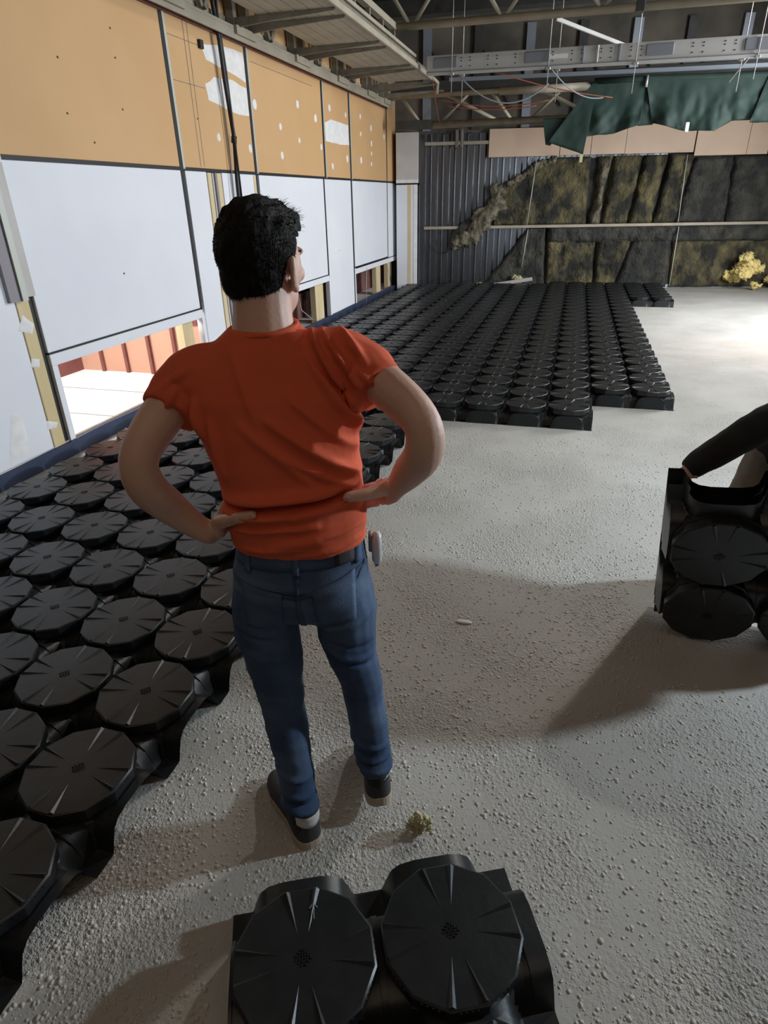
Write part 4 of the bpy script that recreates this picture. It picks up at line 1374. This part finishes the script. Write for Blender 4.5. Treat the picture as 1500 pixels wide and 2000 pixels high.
patch_on(jm, [(-.165, .99), (-.01, .958), (-.01, .950), (-.166, .982)], .0015, 'yoke_seam', M['denimdark'], jo, 20, 2, .003)
patch_on(jm, [(-.01, .958), (.158, 1.005), (.158, .997), (-.01, .950)], .0015, 'yoke_seam', M['denimdark'], jo, 20, 2, .003)


# --- socks
for pts in ([((-.070, -.036, .20), .040, .044), ((-.069, -.040, .12), .040, .044), ((-.066, -.040, .05), .036, .045)], [((.157, .068, .23), .040, .044), ((.160, .070, .16), .040, .044), ((.163, .072, .10), .036, .045)]):
    m_ = limb(MB(), pts).mesh('sock', True)
    link('sock', m_, M['darkcloth'], man)


# --- shoes
def shoe(heel, yaw, pitch, L=.285):
    o = empty('shoe', heel, (0, 0, 0))
    o.parent = man
    o.rotation_euler = (pitch, 0, yaw)
    # local: heel at origin back, toe along +y
    st = [(-.020, .010, .002), (-.017, .021, .001), (-.009, .031, 0), (.002, .038, 0), (.015, .042, 0), (.035, .044, 0), (.09, .040, 0), (.15, .046, 0), (.20, .052, 0), (.245, .046, 0), (.275, .030, .004), (.290, .012, .008)]

    def sole_ring(y, hw, z0, z1):
        return [(-hw, y, z0), (-hw * .8, y, z0 - .002 if z0 > .002 else z0), (hw * .8, y, z0), (hw, y, z0), (hw * 1.02, y, z1), (-hw * 1.02, y, z1)]
    sb_ = MB().rings([sole_ring(y, hw, lift, .030 + lift * .6 - (.008 if y > .12 else 0)) for y, hw, lift in st])
    so_ = sb_.build('sole', M['sole'], o)
    bevelled(so_, .004, 2)
    ub = MB()
    hs = [.100, .125, .138, .145, .146, .144, .120, .086, .066, .054, .044, .032]
    rings = []
    for (y, hw, lift), h in zip(st, hs):
        ring = []
        for k in range(16):
            th = PI * k / 15
            ring.append((math.cos(th) * hw * .97, y + .002, .026 + lift * .5 + math.sin(th) ** .7 * (h - .026)))
        rings.append(ring)
    ub.rings(rings)
    up_ = fuse('upper', ub, .004, 4)
    link('upper', up_, M['shoe'], o)
    # white heel tab and collar
    tb = []
    for z in (.102, .116, .132, .150):
        ring = []
        for k in range(13):
            th = PI + PI * (k + .5) / 13 * 1.0
            ring.append((math.cos(th) * .0425, .024 + math.sin(th) * .046, z + (.006 * math.cos(2 * th) if z > .08 else -.008 * math.cos(4 * th))))
        tb.append(ring)
    V = [p for r in tb for p in r]
    F = [(i * 13 + k, i * 13 + k + 1, (i + 1) * 13 + k + 1, (i + 1) * 13 + k) for i in range(3) for k in range(12)]
    ht = MB().add(V, F).build('heel_tab', M['shoewhite'], o, True)
    sd = ht.modifiers.new('s', 'SOLIDIFY')
    sd.thickness = .006
    MB().tube([(math.cos(t) * .042, .040 + math.sin(t) * .058, .143 - .008 * math.sin(t)) for t in np.linspace(0, 2 * PI, 25)], .008, 8, False).build('collar', M['shoe'], o, True)
    lc = MB()
    for y in (.11, .13, .15, .17):
        lc.tube([(-.024, y, .088 - (y - .11) * .5), (0, y + .006, .106 - (y - .11) * .62), (.024, y, .088 - (y - .11) * .5)], .003, 6)
    lc.build('laces', M['shoewhite'], o, True)
    return o


tag(shoe((-.046, -.066, .001), math.radians(31), 0), None)
tag(shoe((.167, .034, .052), math.radians(8), -.17), None)

# white case on the belt
ph_ = MB()
rr = []
for y, s_ in ((-.0, .75), (.006, 1), (.018, 1), (.024, .75)):
    rr.append([(y, math.cos(t) * .020 * s_ * (1 if abs(math.cos(t)) < .9 else 1.0), math.sin(t) * .046 * s_) for t in np.linspace(0, 2 * PI, 24)[:-1]])
pc = thing('belt_case', 'white rounded case clipped on the right hip of the jeans', 'case', (0, 0, 0))
pc.location = man.matrix_basis @ Vector((.172, .0, 1.0)) if False else (Matrix.Rotation(RM, 4, 'Z') @ Vector((.168, .012, 1.005))) + man.location
pc.rotation_euler = (0, 0, RM)
ph_.rings(rr).build('shell', M['phone'], pc, True)
bevelled(MB().box((-.008, -.012, -.006), (.002, .012, .045)).build('belt_clip', M['trunkgrey'], pc), .003, 1)
MB().tube([(.012, .0, -.043), (.012, .0, -.050)], .006, 10).build('button', M['trunkgrey'], pc, True)

# ------------------------------------------------------------------ second worker, bent over the bundle at the right edge
w2 = thing('person', 'person in black top and khaki trousers bending over the black bundle', 'person', (1.07, 2.87, 0), (0, 0, 0))
b = MB()
head(b, (.02, -.50, 1.10), PI - .2, .5)
limb(b, [((.02, -.22, 1.04), .06, .06), ((.02, -.36, 1.08), .058, .058), ((.02, -.46, 1.10), .055, .055)])
limb(b, [((.0, .12, .86), .15, .10), ((.0, .0, .95), .15, .10), ((.0, -.14, 1.01), .16, .10), ((.0, -.24, 1.03), .14, .08)])
limb(b, [((-.18, -.18, 1.02), .055, .055), ((-.29, -.20, .95), .046, .046), ((-.40, -.22, .86), .042, .042), ((-.49, -.25, .79), .036, .036), ((-.55, -.275, .74), .026, .030)])
limb(b, [((.18, -.18, 1.02), .055, .055), ((.27, -.26, .92), .046, .046), ((.30, -.22, .82), .040, .040), ((.20, -.25, .77), .034, .034), ((.11, -.275, .745), .026, .030)])
for hx in (-.56, .10):
    b.ell((hx, -.285, .735), (.042, .04, .018))
    for k, l in enumerate((.9, 1, .95, .75)):
        x = hx - .031 + k * .021
        chain(b, [(x, -.31, .742), (x, -.345 - .01 * l, .742), (x, -.365, .725), (x, -.362, .725 - .028 * l)], [.0095, .009, .0085, .0075])
    chain(b, [(hx + .03, -.265, .735), (hx + .058, -.27, .74), (hx + .06, -.30, .75)], [.013, .011, .009])
limb(b, [((-.10, .12, .86), .09, .09), ((-.17, .04, .68), .075, .075), ((-.23, -.02, .50), .055, .055), ((-.20, .06, .28), .05, .055), ((-.17, .12, .08), .036, .04)])
limb(b, [((.10, .12, .86), .09, .09), ((.15, .06, .68), .075, .075), ((.19, .0, .50), .055, .055), ((.18, .08, .28), .05, .055), ((.17, .14, .08), .036, .04)])
link('body', fuse('body', b, .008, 3), M['skin'], w2)
s = MB()
limb(s, [((-.03, .05, .70), .20, .15), ((-.02, .06, .80), .205, .155), ((.0, .0, .93), .190, .13), ((.0, -.14, 1.01), .19, .12), ((.0, -.24, 1.03), .15, .10), ((.01, -.30, 1.05), .09, .085)])
limb(s, [((-.12, -.16, 1.02), .08, .08), ((-.20, -.19, 1.0), .072, .072), ((-.29, -.20, .95), .070, .070), ((-.40, -.22, .86), .064, .064), ((-.48, -.245, .80), .055, .055), ((-.53, -.265, .76), .044, .044)])
limb(s, [((.12, -.16, 1.02), .08, .08), ((.20, -.20, .99), .07, .07), ((.27, -.26, .92), .060, .060), ((.30, -.22, .82), .053, .053), ((.20, -.25, .77), .046, .046), ((.14, -.265, .75), .038, .038)])
m_ = fuse('jumper', s, .009, 6)
crumple(m_, .008, 9, (1, 1, 1), 2)
link('jumper', m_, M['darkcloth'], w2)
s = MB()
limb(s, [((0, .14, .90), .165, .12), ((0, .13, .84), .17, .13), ((0, .12, .78), .15, .11)])
limb(s, [((-.09, .12, .86), .10, .11), ((-.17, .04, .68), .090, .095), ((-.23, -.02, .50), .074, .078), ((-.20, .06, .28), .070, .075), ((-.17, .12, .09), .068, .075)])
limb(s, [((.09, .12, .86), .10, .11), ((.15, .06, .68), .090, .095), ((.19, .0, .50), .074, .078), ((.18, .08, .28), .070, .075), ((.17, .14, .09), .068, .075)])
m_ = fuse('trousers', s, .009, 6)
crumple(m_, .007, 10, (1, 1, 1.5), 6)
link('trousers', m_, M['khaki'], w2)
hb = MB().ell((.02, -.475, 1.135), (.092, .112, .098), n=24, m=16).ell((.02, -.43, 1.10), (.085, .085, .085), n=20, m=12)
link('hair', fuse('hair', hb, .008, 2), M['hair'], w2)
for x, y in ((-.17, .12), (.17, .14)):
    s = MB()
    s.ell((x, y - .07, .045), (.05, .135, .045)).ell((x, y + .01, .07), (.046, .05, .07))
    m_ = fuse('boot', s, .008, 2)
    v = getv(m_)
    v[:, 2] = np.maximum(v[:, 2], .001)
    setv(m_, v)
    link('boot', m_, M['boot'], w2)
